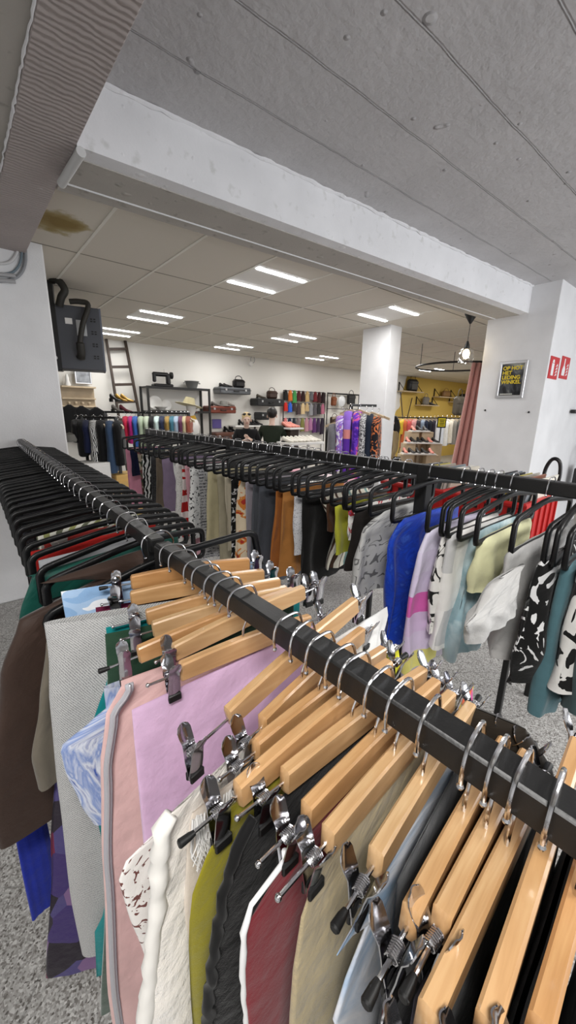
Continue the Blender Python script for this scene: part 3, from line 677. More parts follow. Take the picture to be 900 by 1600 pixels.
hf = .1425
wcloth('h', 'yellow_cloth', 'small bright yellow cloth end clipped on the far side of the rail', 'cloth', F('bright_yellow', 'plain', ('#d8d531',)), .10, left=hf, right=hf + .05, t=.006, dz=.03)
wcloth('l', 'graphic_cloth', 'colourful comic patterned cloth corner beyond the rail', 'cloth', F('comic_patch', 'cells', ('#d8c02c', '#e8e4da', '#c23a8a', '#2a2a30', '#d85a2a', '#6a3a9a'), 3), .16, left=hf + .02, right=hf + .10, t=.006, dz=.05)
_p = onz(795, 1128, 1.345)
cloth('suede_skirt', 'dark brown suede skirt bulging up beyond the rail near its near end', 'skirt', _p, (.25, -1, 0), [(0, -.05), (.03, -.075), (.2, -.08)], [(0, .02), (.05, .06), (.2, .07)], .3, F('brown_suede', 'plain', ('#1d160d',)), t=.018, folds=.006, seed=3)
# ================================================================== BLACK PLASTIC HANGERS
def hanger_outline(hw=.205, a=.054, c=.078, b=.142):
    pts = [(0, -a), (-.045, -a - .002), (-hw + .03, -c + .002)]
    pts += [(-hw + .02 - .02 * math.sin(t), -c - .020 + .020 * math.cos(t)) for t in (0.3, .8, 1.3)]
    pts += [(-hw, -b + .012), (-hw + .004, -b + .003), (-hw + .014, -b)]
    return pts + [(-x, z) for x, z in reversed(pts)][:-1]
PH = None
def plastic_hanger(O, yaw, label, group, drop=0.0, tilt=0.0):
    global PH
    if PH is None:
        t = thing('plastic_hanger', label, 'hanger', O, (0, tilt, yaw), group)
        MB().frame(hanger_outline(a=.050, c=.069, b=.152), .0150, .0105).build('hanger_body', M_plastic, t, smooth=50)
        hk = MB().tube(hook_path(.053), .0018, 7); hk.ball((-.0275, 0, -.035), .003, 8); hk.build('hook', M_chrome, t)
        PH = t; return t
    t = copy_tree(PH); t.location = O; t.rotation_euler = (0, tilt, yaw); t['label'] = label; t['group'] = group; return t

# ---- second rail -------------------------------------------------------------
G = []
def g2(px, name, phrase, cat, m, bot, lpx=None, yaw=None, **kw): G.append((px, name, phrase, cat, m, bot, lpx, yaw, kw))
g2((231, 695), 'pink_trousers', 'long light pink trousers, first at the far end of the second rail', 'trousers', F('light_pink', 'plain', ('#eb9fb8',)), (228, 792))
g2((236, 697), 'navy_blouse', 'short navy blouse beside the long light pink trousers', 'top', F('navy', 'plain', ('#151c3c',)), (223, 742))
g2((243, 700), 'floral_blouse', 'dull olive flower print blouse beside the zebra stripes', 'blouse', F('olive_floral', 'cells', ('#5d5a46', '#b9ac98', '#7c4c4e', '#3c4a3c', '#cfc6b4'), 3), (237, 792))
g2((251, 702), 'zebra_dress', 'black and white zebra striped dress near the far end', 'dress', F('zebra', 'zebra', ('#0c0c0c', '#efefec'), 2.2, dist=6, dens=.5), (250, 800))
g2((262, 703), 'pink_blouse', 'dusty salmon pink blouse with a slanting hem', 'blouse', F('dusty_pink', 'plain', ('#c79a93',)), (246, 799), [(262, 710), (258, 750), (244, 799)])
g2((272, 705), 'dark_blouse', 'charcoal blouse with a faint dark pattern', 'blouse', F('dark_pattern', 'wash', ('#1c1c1e', '#4a4a4c', '#242426'), 8), (266, 797))
g2((281, 707), 'taupe_trousers', 'taupe brown crushed trousers next to white lace', 'trousers', F('taupe', 'plain', ('#7d7060',), weave=.5), (268, 798))
g2((290, 709), 'lavender_blouse', 'greyed lavender blouse half under a white top', 'blouse', F('lavender', 'plain', ('#8d7c94',)), (292, 797))
g2((298, 714), 'white_blouse', 'short white gathered top at the second post', 'top', F('white_gauze', 'plain', ('#ececea',), weave=.5), (298, 765))
g2((304, 715), 'lace_skirt', 'long sheer white lace skirt below the short white top', 'skirt', F('white_lace', 'spots', ('#e4e4e0', '#c9c9c4'), 4), (288, 850))
g2((313, 717), 'red_print_dress', 'white dress with bold red lettering shapes', 'dress', F('red_print', 'script', ('#eee6e2', '#b3201f'), .55, dens=3.2), (322, 831))
g2((323, 718), 'rose_dress', 'thin rose pink dress beside the red print', 'dress', F('rose', 'plain', ('#dba7b2',)), (340, 862))
g2((331, 720), 'leaf_blouse', 'white blouse with small black leaf sprigs', 'blouse', F('leaf_print', 'blotch', ('#f0f0ee', '#151515'), 6, dens=.60), (345, 832))
g2((341, 723), 'print_dress', 'grey dress covered in fine print', 'dress', F('grey_print', 'script', ('#b4b4b6', '#55555a'), 3.2, dens=2.2), (350, 866))
g2((352, 727), 'straw_blouse', 'pale straw coloured blouse', 'blouse', F('straw', 'plain', ('#c7bd98',)), (370, 842))
g2((361, 731), 'khaki_trousers', 'smooth khaki beige trousers', 'trousers', F('khaki', 'plain', ('#a79f88',)), (384, 884))
g2((371, 735), 'beige_blouse', 'beige blouse hidden behind khaki trousers', 'blouse', F('beige', 'plain', ('#c0b6a0',)), (395, 850))
g2((383, 737), 'black_blouse', 'black blouse with white squiggle outlines', 'blouse', F('black_squiggle', 'script', ('#101010', '#d8d8d8'), 1.2, dens=1.6), (402, 878))
g2((393, 740), 'patch_blouse', 'cream blouse printed with orange, red and pink patches', 'blouse', F('orange_patch', 'blotch', ('#ead9bc', '#d8853c', '#b5382f', '#e6b6c0'), 2, dens=.52), (426, 862))
g2((405, 742), 'sheer_dress', 'sheer mauve grey dress', 'dress', F('mauve_grey', 'plain', ('#a29aa2',)), (436, 884))
g2((415, 745), 'slate_trousers', 'slate grey trousers hanging low', 'trousers', F('slate', 'plain', ('#55585e',)), (444, 900))
g2((425, 748), 'slate_cloth', 'darker slate grey folded cloth', 'cloth', F('dark_slate', 'plain', ('#484b52',)), (455, 890))
g2((437, 752), 'maze_blouse', 'white short sleeved blouse with a black maze line print', 'blouse', F('maze', 'squiggle', ('#111111', '#f0f0ee'), 5.5, dist=9, dens=.2), (454, 842), [(437, 757), (452, 800), (450, 838)])
g2((448, 755), 'rust_blouse', 'rust orange suede blouse', 'blouse', F('rust', 'plain', ('#a4622a',), weave=.4), (480, 880))
g2((458, 757), 'tan_jacket', 'tan orange jacket beside the rust blouse', 'jacket', F('tan', 'plain', ('#b0773c',), weave=.4), (490, 882))
g2((470, 763), 'lace_blouse', 'grey white blouse with a scalloped lace edge', 'blouse', F('grey_lace', 'spots', ('#d9d9dc', '#b0b0b5'), 6), (500, 858))
g2((483, 765), 'black_dress', 'plain black dress between lace and stripes', 'dress', F('plain_black', 'plain', ('#0d0c0b',)), (505, 900))
g2((499, 768), 'striped_dress', 'dress striped cream, brown and teal under a brown bodice', 'dress', F('cream_stripes', 'stripes', ('#e7e2d2', '#5c4030', '#e7e2d2', '#e7e2d2', '#7fa09c', '#e7e2d2', '#4a3428', '#e7e2d2'), 9.0), (508, 890), [(499, 775), (520, 830), (508, 885)])
g2((518, 775), 'brown_bodice', 'chocolate brown satin top over the striped dress', 'top', F('chocolate', 'plain', ('#4a2f1d',), rough=.5), (526, 825))
g2((533, 778), 'lime_top', 'lime yellow top edge beside the grey script blouse', 'top', F('lime', 'plain', ('#b5b63a',)), (552, 858))
g2((552, 783), 'bright_shirt', 'shirt with red and blue patches folded high on its hanger', 'shirt', F('bright_patch', 'blotch', ('#e9e6e2', '#b8343f', '#3b5ea6'), 3, dens=.56), (560, 830))
g2((575, 785), 'dark_dress', 'dark brown black dress just behind the grey script blouse', 'dress', F('brown_black', 'plain', ('#1d1714',)), (575, 880))
g2((592, 793), 'script_blouse', 'grey white blouse printed with lines of handwriting', 'blouse', F('grey_script', 'script', ('#bcbcba', '#6b6b6b'), 1.0, dens=1.0), (548, 935), [(600, 780), (565, 830), (552, 880), (546, 935)], t=.016, folds=.01)
g2((626, 802), 'blue_blouse', 'royal blue satin blouse with cloudy white swirls', 'blouse', F('royal_blue', 'wash', ('#0d2f9c', '#1846c0', '#163aa8', '#3f6bd0'), 3.0, rough=.42, dist=8), (597, 1008), [(628, 802), (603, 850), (598, 920), (594, 1000)], t=.016, folds=.014)
g2((669, 819), 'pink_block_dress', 'lilac dress with a bright pink band and yellow lower part', 'dress', F('pink_block', 'bands', ('#dcd6ea', '#d9d0e6', '#d4c8e2', '#d765b2', '#d7bfe0', '#d9c9e4', '#e0d678', '#b9b0bc'), 2.0), (630, 1062), [(669, 825), (653, 870), (640, 940), (630, 1055)], t=.014, folds=.01)
g2((693, 824), 'letter_blouse', 'white blouse with large black handwritten letters', 'blouse', F('letters', 'script', ('#e8e6e2', '#161616'), .8, dens=1.6), (668, 990), [(693, 828), (680, 880), (668, 985)], t=.014, folds=.01)
g2((710, 824), 'patch_dress', 'white dress with grey, red and yellow patches', 'dress', F('mondrian_like', 'blocks', ('#e9e7e3', '#c9c9c9', '#e6d83c', '#ecebe8', '#d8d7d4', '#a22f2f'), .9), (700, 1000), t=.02)
g2((727, 829), 'pale_blue_blouse', 'pale blue cloud dyed blouse with a bunched hem', 'blouse', F('pale_blue_dye', 'wash', ('#a9c3ca', '#93b3bd', '#cfdfe2'), 2.0), (705, 1025), [(740, 835), (722, 900), (706, 970), (700, 1015)], t=.018, folds=.012)
g2((742, 840), 'yellow_blouse', 'pale yellow blouse folded short over its hanger', 'blouse', F('pale_yellow', 'plain', ('#dcdbb0',)), (738, 928), [(752, 835), (742, 880), (736, 925)], t=.022)
g2((806, 850), 'jersey_top', 'light grey jersey top draped over its hanger, long sleeve looping down', 'top', F('light_grey_jersey', 'plain', ('#bdbcba',), weave=.35), (770, 1035), [(802, 815), (792, 870), (782, 940), (776, 990), (774, 1035)], t=.02, folds=.018, nf=5, yaw=.0, slant=1.0)
g2((848, 868), 'brushstroke_blouse', 'black blouse with white brush strokes', 'blouse', F('brush_black', 'blotch', ('#0d0d0d', '#e8e8e8'), 1.5, dens=.58, dist=9), (815, 1062), [(848, 870), (832, 930), (815, 1000), (810, 1055)], t=.018, folds=.014)
g2((888, 872), 'teal_dress', 'muted teal blue dress with a brown lower part', 'dress', F('muted_teal', 'plain', ('#4d7078',)), (855, 1090), t=.02)
g2((915, 880), 'bloom_blouse', 'black blouse with large white blooms at the edge of view', 'blouse', F('bloom', 'blotch', ('#101010', '#dddcd8'), 1.1, dens=.47, dist=6), (880, 1065), t=.03)
g2((950, 892), 'teal_grey_coat', 'dark teal grey coat cut by the edge of the photograph', 'coat', F('teal_grey', 'plain', ('#3f5254',)), (880, 1150), t=.03)
_made = {}
for k, (px, name, phrase, cat, m, bot, lpx, yaw, kw) in enumerate(G):
    L_ = onz(px[0], px[1], 1.75 - .292); R_ = random.Random(k * 13 + 1)
    yw = R_.uniform(-.05, .06) if yaw is None else yaw
    y0 = L_.y + .205 * math.sin(yw); x0, zz = rail2(y0); xd = Vector((math.cos(yw), math.sin(yw), 0)); yd = Vector((-xd.y, xd.x, 0))
    P = Vector((x0, y0, zz - .1445)); hw = .205
    plastic_hanger(Vector((x0, y0, zz)), yw, 'black plastic hanger carrying the ' + phrase.split(',')[0], 'black plastic hangers on the second rail')
    q = onplane(bot[0], bot[1], P, yd); Lc = max(.12, P.z - q.z)
    lt = -.192 + R_.uniform(-.006, .006)
    if lpx:
        lt = []
        for p in lpx: w_ = onplane(p[0], p[1], P, yd); lt.append((max(0, P.z - w_.z), max(-.29, min(.15, (w_ - P).dot(xd)))))
        lt.sort()
    else: lt = [(0, lt), (Lc, lt + R_.uniform(-.03, .02))]
    kw = dict(dict(t=.008, folds=.0085, nf=6, seed=k, hem=.03, flare=1.5, nu=48, nv=22), **kw)
    _made[name + phrase] = cloth(name, phrase, cat, P, xd, lt, [(0, .185), (Lc, .18 + R_.uniform(-.02, .04))], Lc, m, **kw)
# bare hangers packed between them
for k, (px, ph) in enumerate((((417, 740), 'bare black hanger crowded beside the slate grey trousers'), ((390, 736), 'bare black hanger pushed against the black squiggle blouse'), ((562, 782), 'bare black hanger turned slightly beside the lime yellow top'), ((865, 870), 'bare black hanger next to the black brushstroke blouse'))):
    L_ = onz(px[0], px[1], 1.75 - .292); yw = .1; y0 = L_.y + .02
    plastic_hanger(Vector((rail2(y0)[0], y0, rail2(y0)[1])), yw, ph, 'black plastic hangers on the second rail')

# ---- far half of the near rail -------------------------------------------------
def far_hanger(y, yaw, label):
    x, z = rail1(y); o = plastic_hanger(Vector((x, y, z)), yaw, label, 'black plastic hangers on the near rail'); o.scale = (1.2, 1, 1.12); return o
def far_cloth(y, yaw, name, label, cat, m, L, left=-.19, right=.185, yoff=0, lpx=None, dz=.125, **kw):
    x, z = rail1(y); xd = Vector((math.cos(yaw), math.sin(yaw), 0)); yd = Vector((-xd.y, xd.x, 0)); P = Vector((x, y, z - dz)) + yd * yoff
    if lpx:
        left = []
        for p in lpx: w_ = onplane(p[0], p[1], P, yd); left.append((max(0, P.z - w_.z), (w_ - P).dot(xd)))
        left.sort()
    kw = dict(dict(t=.013, folds=.006, flare=1.6, seed=int(y * 100)), **kw)
    return cloth(name, label, cat, P, xd, left, right, L, m, **kw)
_h = far_hanger(.879, -.06, 'empty looking black plastic hanger nearest the rack post, above the stone grey trousers'); _h.rotation_euler[1] = -.19; _h.scale = (1.3, 1.3, 1.2)
far_hanger(1.02, .32, 'black plastic hanger inside the brown quilted jacket')
far_cloth(1.005, .3, 'quilted_jacket', 'dark brown quilted jacket hanging low beside the grey tweed', 'jacket', F('brown_quilt', 'plain', ('#3a2a22',), rough=.6), .57, lpx=[(200, 884), (120, 905), (62, 912), (45, 935), (32, 965), (0, 1060), (-10, 1200), (-10, 1290), (-5, 1310)], right=[(0, .02), (.03, .2), (.66, .2)], t=.026, folds=.004, hem=.015, dz=.072)
far_cloth(.93, .3, 'drawcord_trousers', 'stone grey trousers with a dangling white drawcord', 'trousers', F('stone', 'plain', ('#6d665a',)), .36, lpx=[(80, 960), (72, 1000), (62, 1100), (50, 1190)], right=-.05, t=.012, dz=.14, yoff=-.005)
_P = onplane(51, 1170, (.1, .93, 1), Vector((-.29, .95, 0))); _c = MB().tube(smooth_path([_P + Vector((0, -.004, .03)), _P, _P - Vector((0, .003, .02))], 4), .0035, 7); _q = bpy.data.objects['drawcord_trousers']; _c.build('drawcord', F('white_cotton', 'plain'), _q, world=True); MB().ball(_P - Vector((-.004, .004, .024)), (.011, .008, .006), 10).build('toggle', M_plastic, _q, world=True)
far_hanger(1.10, .30, 'black plastic hanger carrying the bottle green satin shirt')
far_cloth(1.115, .30, 'satin_shirt', 'bottle green satin shirt folded over a black hanger', 'shirt', F('bottle_green', 'plain', ('#0f4a40',), rough=.4), .55, lpx=[(45, 868), (38, 890), (30, 960), (10, 1060), (0, 1160)], t=.018, dz=.09)
far_hanger(1.19, .22, 'black plastic hanger carrying the black shirt behind bottle green')
far_cloth(1.19, .22, 'black_shirt', 'black shirt just behind the bottle green satin one', 'shirt', F('soft_black', 'plain', ('#0b0b0d',)), .5)
far_hanger(1.27, .18, 'black plastic hanger carrying the pale grey vest')
far_cloth(1.27, .18, 'grey_vest', 'pale grey vest showing a rounded corner by the picture edge', 'vest', F('pale_grey', 'plain', ('#a5a6aa',)), .26, left=-.22)
far_hanger(1.36, .16, 'black plastic hanger carrying the bright red shirt')
far_cloth(1.36, .16, 'red_shirt', 'bright red shirt among the black hangers', 'shirt', F('bright_red', 'plain', ('#a81d18',)), .7, left=-.24)
far_hanger(1.45, .14, 'black plastic hanger carrying the faded red shirt')
far_cloth(1.45, .14, 'faded_shirt', 'faded red and grey shirt behind the bright red one', 'shirt', F('faded_red', 'blotch', ('#8c2a26', '#8a8a86', '#b8b4ac'), 2), .6)
far_hanger(1.56, .12, 'black plastic hanger carrying the olive and white striped shirt')
far_cloth(1.56, .12, 'striped_shirt', 'olive and off-white striped shirt under black hangers', 'shirt', F('olive_stripe', 'stripes', ('#8c8f5a', '#cfcfc4', '#5f6350', '#cfcfc4'), 12), .55)
_s0, _s1 = ony(44, 1270, .985), ony(44, 1436, .985)
cloth('blue_scarf', 'narrow royal blue scarf end hanging below the brown quilted jacket', 'scarf', (_s0.x, .985, _s0.z + .16), (1, .2, 0), [(0, -.03), (.16, -.034), (.5, -.038)], [(0, .03), (.16, .034), (.5, .036)], _s0.z - _s1.z + .16, F('royal', 'plain', ('#142a9c',)), t=.006, folds=.002, hem=.02)
R_ = random.Random(5); y = 1.66; k = 0
FC = (('#141416', 'black'), ('#1c1a1e', 'black'), ('#2a2a30', 'charcoal'), ('#0f1014', 'black'))
while y < 3.95:
    far_hanger(y, R_.uniform(.03, .14), 'black plastic hanger in the dense dark row running up to the white pillar')
    if k % 3 == 0:
        far_cloth(y + .012, .08, 'dark_shirt', 'dark shirt in the dense row below the black hangers near the white pillar', 'shirt', F('dark_shirt_%d' % (k // 3 % 4), 'plain', (FC[k // 3 % 4][0],)), R_.uniform(.45, .6), nu=32, nv=12, group='dark shirts near the white pillar')
    y += R_.uniform(.07, .115); k += 1


_j = bpy.data.objects['jersey_top']; _P = _j.location + Vector((0, -.045, -.002)); _l = []
for q in ((804, 822), (786, 868), (764, 920), (744, 955), (728, 976), (732, 990)): w_ = onplane(q[0], q[1], _P, Vector((0, 1, 0))); _l.append((max(0, _P.z - w_.z), w_.x - _P.x))
_l.sort(); cloth('sleeve', '', '', _P, (1, 0, 0), _l, [(z, x + .075 + .03 * k) for k, (z, x) in enumerate(_l)], _l[-1][0] + .02, F('light_grey_jersey', 'plain'), t=.014, folds=.008, nf=3, slant=1.5, hem=.06, parent=_j)
# ================================================================== THE SHOP BEHIND
def at(px, py, d): return EYE + ray(px, py) * (d / 600.0)
M_iron = mat('dark_iron', '#262524', .5, .3)
M_white = mat('white_lacquer', '#e8e6e2', .5)
M_oak = mat('pale_oak', '#c8b496', .55, var=.12, vscale=6)
M_dwood = mat('dark_stained_wood', '#3a2d24', .6, var=.2, vscale=10)
M_gold = mat('gold_leather', '#b08a3c', .35, .4)
M_bleather = mat('black_leather', '#121112', .4)
YB = 8.49
def wx(px, py, off=0.0): return ony(px, py, YB - off)
def span(mb, x0, x1, y0, y1, z0, z1, bev=0.0):
    return mb.box(((x0 + x1) / 2, (y0 + y1) / 2, (z0 + z1) / 2), (abs(x1 - x0), abs(y1 - y0), abs(z1 - z0)), bev)

# ---- heater box and cables at the near pillar
hp = at(112, 528, 4.28); HR = Matrix.Rotation(math.radians(-14), 4, 'Z')
t = thing('heater', 'black metal fan heater box with hoses hung beside the white pillar', 'heater', (hp.x, hp.y, hp.z), (0, 0, math.radians(-14)))
M_anth = mat('anthracite_metal', '#4a4c52', .45, .1)
MB().box((.03, .15, .0), (.55, .32, .66), .006).build('housing', M_anth, t)
MB().box((-.20, .085, .2), (.15, .20, 1.1), .004).build('bracket', M_black, t)
MB().box((.31, .16, .0), (.02, .33, .665), .004).build('side_panel', mat('slate_metal', '#5f6470', .45, .1), t)
tp = [(-.12, -.01, .55), (-.11, -.06, .56), (-.05, -.10, .53), (-.01, -.11, .45), (-.05, -.10, .38), (-.08, -.07, .30)]
MB().tube(smooth_path(tp, 6), .038, 12).build('hose', mat('hose_rubber', '#26241f', .6), t)
MB().tube(smooth_path([(.02, -.04, .36), (.12, -.05, .37), (.20, -.07, .34), (.13, -.09, .15), (.09, -.09, .0), (.08, -.09, -.06), (.08, -.06, -.16), (.07, -.02, -.20)], 6), [.028] * 30 + [.042] * 12 + [.048], 12).build('hose', mat('hose_rubber', '', .6), t)
for z, r, x in ((.44, .022, -.20), (.18, .014, -.19), (-.22, .02, -.18)): MB().lathe([(r, 0), (r, .012), (0, .014)], (x, -.012, z), 12, Matrix.Rotation(pi / 2, 4, 'X')).build('bolt', mat('zinc', '#c9c9c9', .3, .8), t)
for z in (.2, .07, -.06, -.19):
    v = MB()
    for dx in (-.02, .012):
        for dz in (-.012, .012): v.box((.235 + dx, -.0125, z + dz), (.022, .003, .014))
    v.build('vent_slots', M_bleather, t)
MB().box((-.01, -.013, .17), (.07, .004, .06)).build('label_plate', M_white, t); MB().box((.11, -.013, .11), (.10, .004, .16)).build('label_plate', mat('aluminium', '#b9bbbc', .4, .5), t)
# cables on the pillar
for i, (pts, r, lb) in enumerate(((((-5, 440), (20, 436), (34, 425), (40, 405), (38, 372)), .012, 'thick grey cable bending up under the concrete beam, outermost'), (((-5, 428), (18, 426), (30, 414), (34, 395), (33, 372)), .009, 'thin blue grey cable bending up, in the middle of three'), (((-5, 412), (14, 410), (24, 400), (29, 385), (30, 368)), .011, 'white cable bending up, tightest inside the bend'))):
    P_ = [ony(x, y, 4.085) for x, y in pts]
    tag(MB().tube(smooth_path(P_, 6), r, 8).build('cable', mat(('grey_cable', 'blue_grey_cable', 'white_cable')[i], ('#8d9094', '#6f7f88', '#cfcfcf')[i], .5), None), lb, 'cable', 'cables on the pillar')
for i, (y0, y1, lb) in enumerate(((428, 431, 'upper grey cable clamp bar on the white pillar'), (437, 440, 'lower grey cable clamp bar on the white pillar'))):
    a, b = ony(-6, y0, 4.07), ony(24, y1, 4.07); tag(MB().tube([a, b], .016, 8).build('conduit', mat('grey_conduit', '#a9a9ab', .5)), lb, 'conduit')
a, b = onz(127, 237, 2.92), onz(96, 287, 2.92)
tag(MB().tube([a, b], .022, 14).build('conduit', mat('white_conduit', '#cfcfce', .45)), 'short white conduit pipe stuck under the corner of the concrete beams', 'conduit')
# poster on the right pillar (face x = 5.5)
t = thing('poster_frame', 'silver snap frame with a black and yellow poster on the white pillar', 'poster', (0, 0, 0))
pc = [onx(x, y, 5.49) for x, y in ((780, 565), (824, 563), (819, 622), (775, 622))]
y1, y0 = max(p.y for p in pc), min(p.y for p in pc); z1, z0 = (pc[0].z + pc[1].z) / 2, (pc[2].z + pc[3].z) / 2
y0, y1 = (pc[1].y + pc[2].y) / 2, (pc[0].y + pc[3].y) / 2
ycm, zcm, hw, hh = (y0 + y1) / 2, (z0 + z1) / 2, (y1 - y0) / 2, (z1 - z0) / 2
t.location = (5.5, ycm, zcm - hh)
RX = Matrix.Translation((-.012, 0, hh)) @ Matrix.Rotation(pi / 2, 4, 'Z')
MB().frame([(-hw + .018, -hh + .018), (hw - .018, -hh + .018), (hw - .018, hh - .018), (-hw + .018, hh - .018)], .036, .022, RX).build('frame', mat('silver_profile', '#c4c4c6', .3, .7), t)
def poster_mat():
    m, nt, b = _new('poster_print'); L = nt.links.new; b.inputs['Roughness'].default_value = .25
    n = node(nt, 'ShaderNodeTexNoise', i_Scale=5.5, i_Detail=5.0, i_Distortion=.8); L(coords(nt), n.inputs['Vector'])
    L(ramp(nt, n.outputs['Fac'], [(.40, '#17181c'), (.50, '#4a4c50'), (.58, '#8d9088'), (.68, '#c8cac5')]), b.inputs['Base Color']); return m
pp = MB().box((-.008, 0, hh), (.006, 2 * hw - .06, 2 * hh - .06)).build('poster_print', poster_mat(), t)
M_yel = mat('poster_yellow', '#e3c72c', .5)
def text(s, size, M, m, parent, name='lettering', bold=.0, ext=.001):
    cu = bpy.data.curves.new(name, 'FONT'); cu.body = s; cu.size = size; cu.extrude = ext; cu.offset = bold
    o = bpy.data.objects.new(name, cu); COL.objects.link(o); bpy.context.view_layer.update()
    me = bpy.data.meshes.new_from_object(o.evaluated_get(bpy.context.evaluated_depsgraph_get())); bpy.data.objects.remove(o); me.transform(M); me.materials.clear(); me.materials.append(m)
    o = bpy.data.objects.new(name, me); COL.objects.link(o); o.parent = parent; return o
# reading direction on the face that looks along -x: +y is to the left
TR = Matrix(((0, 0, -1, 0), (-1, 0, 0, 0), (0, 1, 0, 0), (0, 0, 0, 1)))
for i, s in enumerate(('OP HOT', 'HET', 'LEDING', 'WINKEL')):
    text(s, .062, Matrix.Translation((-.0125, hw - .05, 2 * hh - .105 - .056 * i)) @ TR, M_yel, t, bold=.002)
MB().box((-.0118, .04, .05), (.002, hw * .9, .012)).build('caption_line', mat('poster_pale', '#c8c8c0', .5), t)
# fire signs on the pillar's near face (y = 1.745)
M_red = mat('sign_red', '#c8161d', .4); M_signw = mat('sign_white', '#f2f2f2', .4)
for k, (cx_, lb) in enumerate(((866, 'red fire extinguisher sign nearer the corner of the pillar'), (883, 'red fire sign with a hand bell symbol, further from the pillar corner'))):
    c = ony(cx_, 575, 1.735); a, b = ony(cx_, 557, 1.735), ony(cx_, 593, 1.735); h_ = (a.z - b.z); w_ = (ony(873, 575, 1.735) - ony(859, 575, 1.735)).x
    t = thing('fire_sign', lb, 'sign', (c.x, 1.74, c.z - h_ / 2), (0, 0, 0), 'fire signs')
    MB().box((0, 0, h_ / 2), (w_, .008, h_), .001).build('plate', M_red, t)
    m = MB(); X = Matrix.Translation((0, -.0055, 0))
    if k == 0:
        m.box((-w_ * .18, -.0055, h_ * .42), (w_ * .26, .002, h_ * .55)); m.prism([(-w_ * .3, h_ * .72), (-w_ * .06, h_ * .72), (-w_ * .1, h_ * .86), (-w_ * .24, h_ * .86)], .002, X)
    else:
        m.prism([(-w_ * .34, h_ * .14), (0, h_ * .14), (w_ * .02, h_ * .45), (-w_ * .1, h_ * .6), (-w_ * .1, h_ * .9), (-w_ * .2, h_ * .9), (-w_ * .22, h_ * .6), (-w_ * .34, h_ * .4)], .002, X)
    for j in range(4): m.prism([(w_ * .12, h_ * (.14 + j * .14)), (w_ * .36, h_ * (.2 + j * .14)), (w_ * .3, h_ * (.3 + j * .14)), (w_ * .2, h_ * (.2 + j * .14))], .002, X)
    m.build('pictogram', M_signw, t)
for px, py in ((758, 641), (826, 644)):
    c = onx(px, py, 5.497); struct(MB().ball(c, .013, 8).build('trim_5', M_bleather))
# small black bracket + hanging bag at the picture edge
c = ony(897, 643, 1.70); tag(MB().box((c.x + .1, c.y, c.z), (.3, .06, .05), .006).build('wall_bracket', M_black), 'black wall bracket end on the white wall under the fire signs', 'bracket')
c = ony(905, 735, 1.60)
t = thing('shoulder_bag', 'black shoulder bag leaning at the white wall by the picture edge', 'bag', (c.x + .08, c.y, c.z - .38))
MB().box((0, 0, .2), (.30, .12, .5), .05).build('bag_body', M_bleather, t); MB().tube(smooth_path([(-.14, 0, .4), (-.13, 0, .62), (0, 0, .72), (.12, 0, .62), (.14, 0, .4)], 6), .012, 8).build('strap', M_bleather, t)
c = onx(863, 745, 3.0)
tag(MB().tube(smooth_path([c + Vector(p) for p in ((-.01, .035, -.12), (0, .05, .02), (0, .03, .10), (0, 0, .12), (0, -.03, .09), (0, -.04, .0), (.01, -.02, -.12))], 6), .012, 8).build('belt', M_bleather), 'black belt looped upright beside the crates of records', 'belt')

# ---- pendant lamp, ring rail, curtain
c = onz(737, 489, 3.04)
t = thing('pendant_lamp', 'pendant lamp with black cone cap and clear glass shade, bulb lit', 'lamp', (c.x, c.y, c.z))
MB().lathe([(.0, 0), (.085, 0), (.085, -.01), (.012, -.13), (0, -.13)], (0, 0, 0), 20).build('ceiling_cap', M_black, t)
zb = ony(735, 552, c.y).z - c.z
MB().tube([(0, 0, -.12), (-.012, 0, zb + .11)], .004, 6).build('cord', M_black, t)
MB().lathe([(0, .14), (.012, .14), (.03, .09), (.036, .05), (.03, .04)], (-.012, 0, zb), 14).build('socket', M_black, t)
MB().ball((-.012, 0, zb - .02), (.045, .045, .06), 14).build('bulb', mat('lit_bulb', '#fff3d8', .4, emit='#ffe6b8', estr=16), t)
MB().lathe([(.034, .06), (.085, .04), (.095, .0), (.095, -.14)], (-.012, 0, zb), 24).build('glass_shade', mat('clear_glass', '#ffffff', .03, trans=1, alpha=.18), t)
c = at(716, 573, 7.6)
t = thing('curtain_rail', 'dark round ring rail of the fitting room hung under the ceiling', 'curtain rail', (c.x, c.y, c.z))
MB().tube([(.80 * math.cos(a * pi / 24), .80 * math.sin(a * pi / 24), 0) for a in range(48)], .018, 8, closed=True).build('ring', M_iron, t)
for a in (.6, 2.6, 4.7): MB().tube([(.8 * math.cos(a), .8 * math.sin(a), 0), (.8 * math.cos(a), .8 * math.sin(a), 3.05 - c.z)], .006, 6).build('suspension_wire', M_iron, t)
mb = MB(); ang1 = math.radians(268); nu = 90; H_ = c.z - .05
for j in range(9):
    for i in range(nu + 1):
        f = i / nu; ang0 = math.radians(224 - 14 * j / 8); a = ang0 + (ang1 - ang0) * f; r = .80 + (.035 + .03 * j / 8) * math.sin(f * 7 * 2 * pi) * (.6 + .4 * math.sin(3 * f + 1)); mb.v.append(Vector((c.x + r * math.cos(a), c.y + r * math.sin(a), c.z - .02 - H_ * j / 8)))
for j in range(8):
    for i in range(nu): q = j * (nu + 1) + i; mb.f.append((q, q + 1, q + nu + 2, q + nu + 1))
cu = mb.build('curtain', fabric('pink_velvet', 'plain', ('#d59a92',), sheen=.4), None, smooth=180); tag(cu, 'dusty pink floor length curtain hanging from the round rail', 'curtain')
cu.modifiers.new('thickness', 'SOLIDIFY').thickness = .012

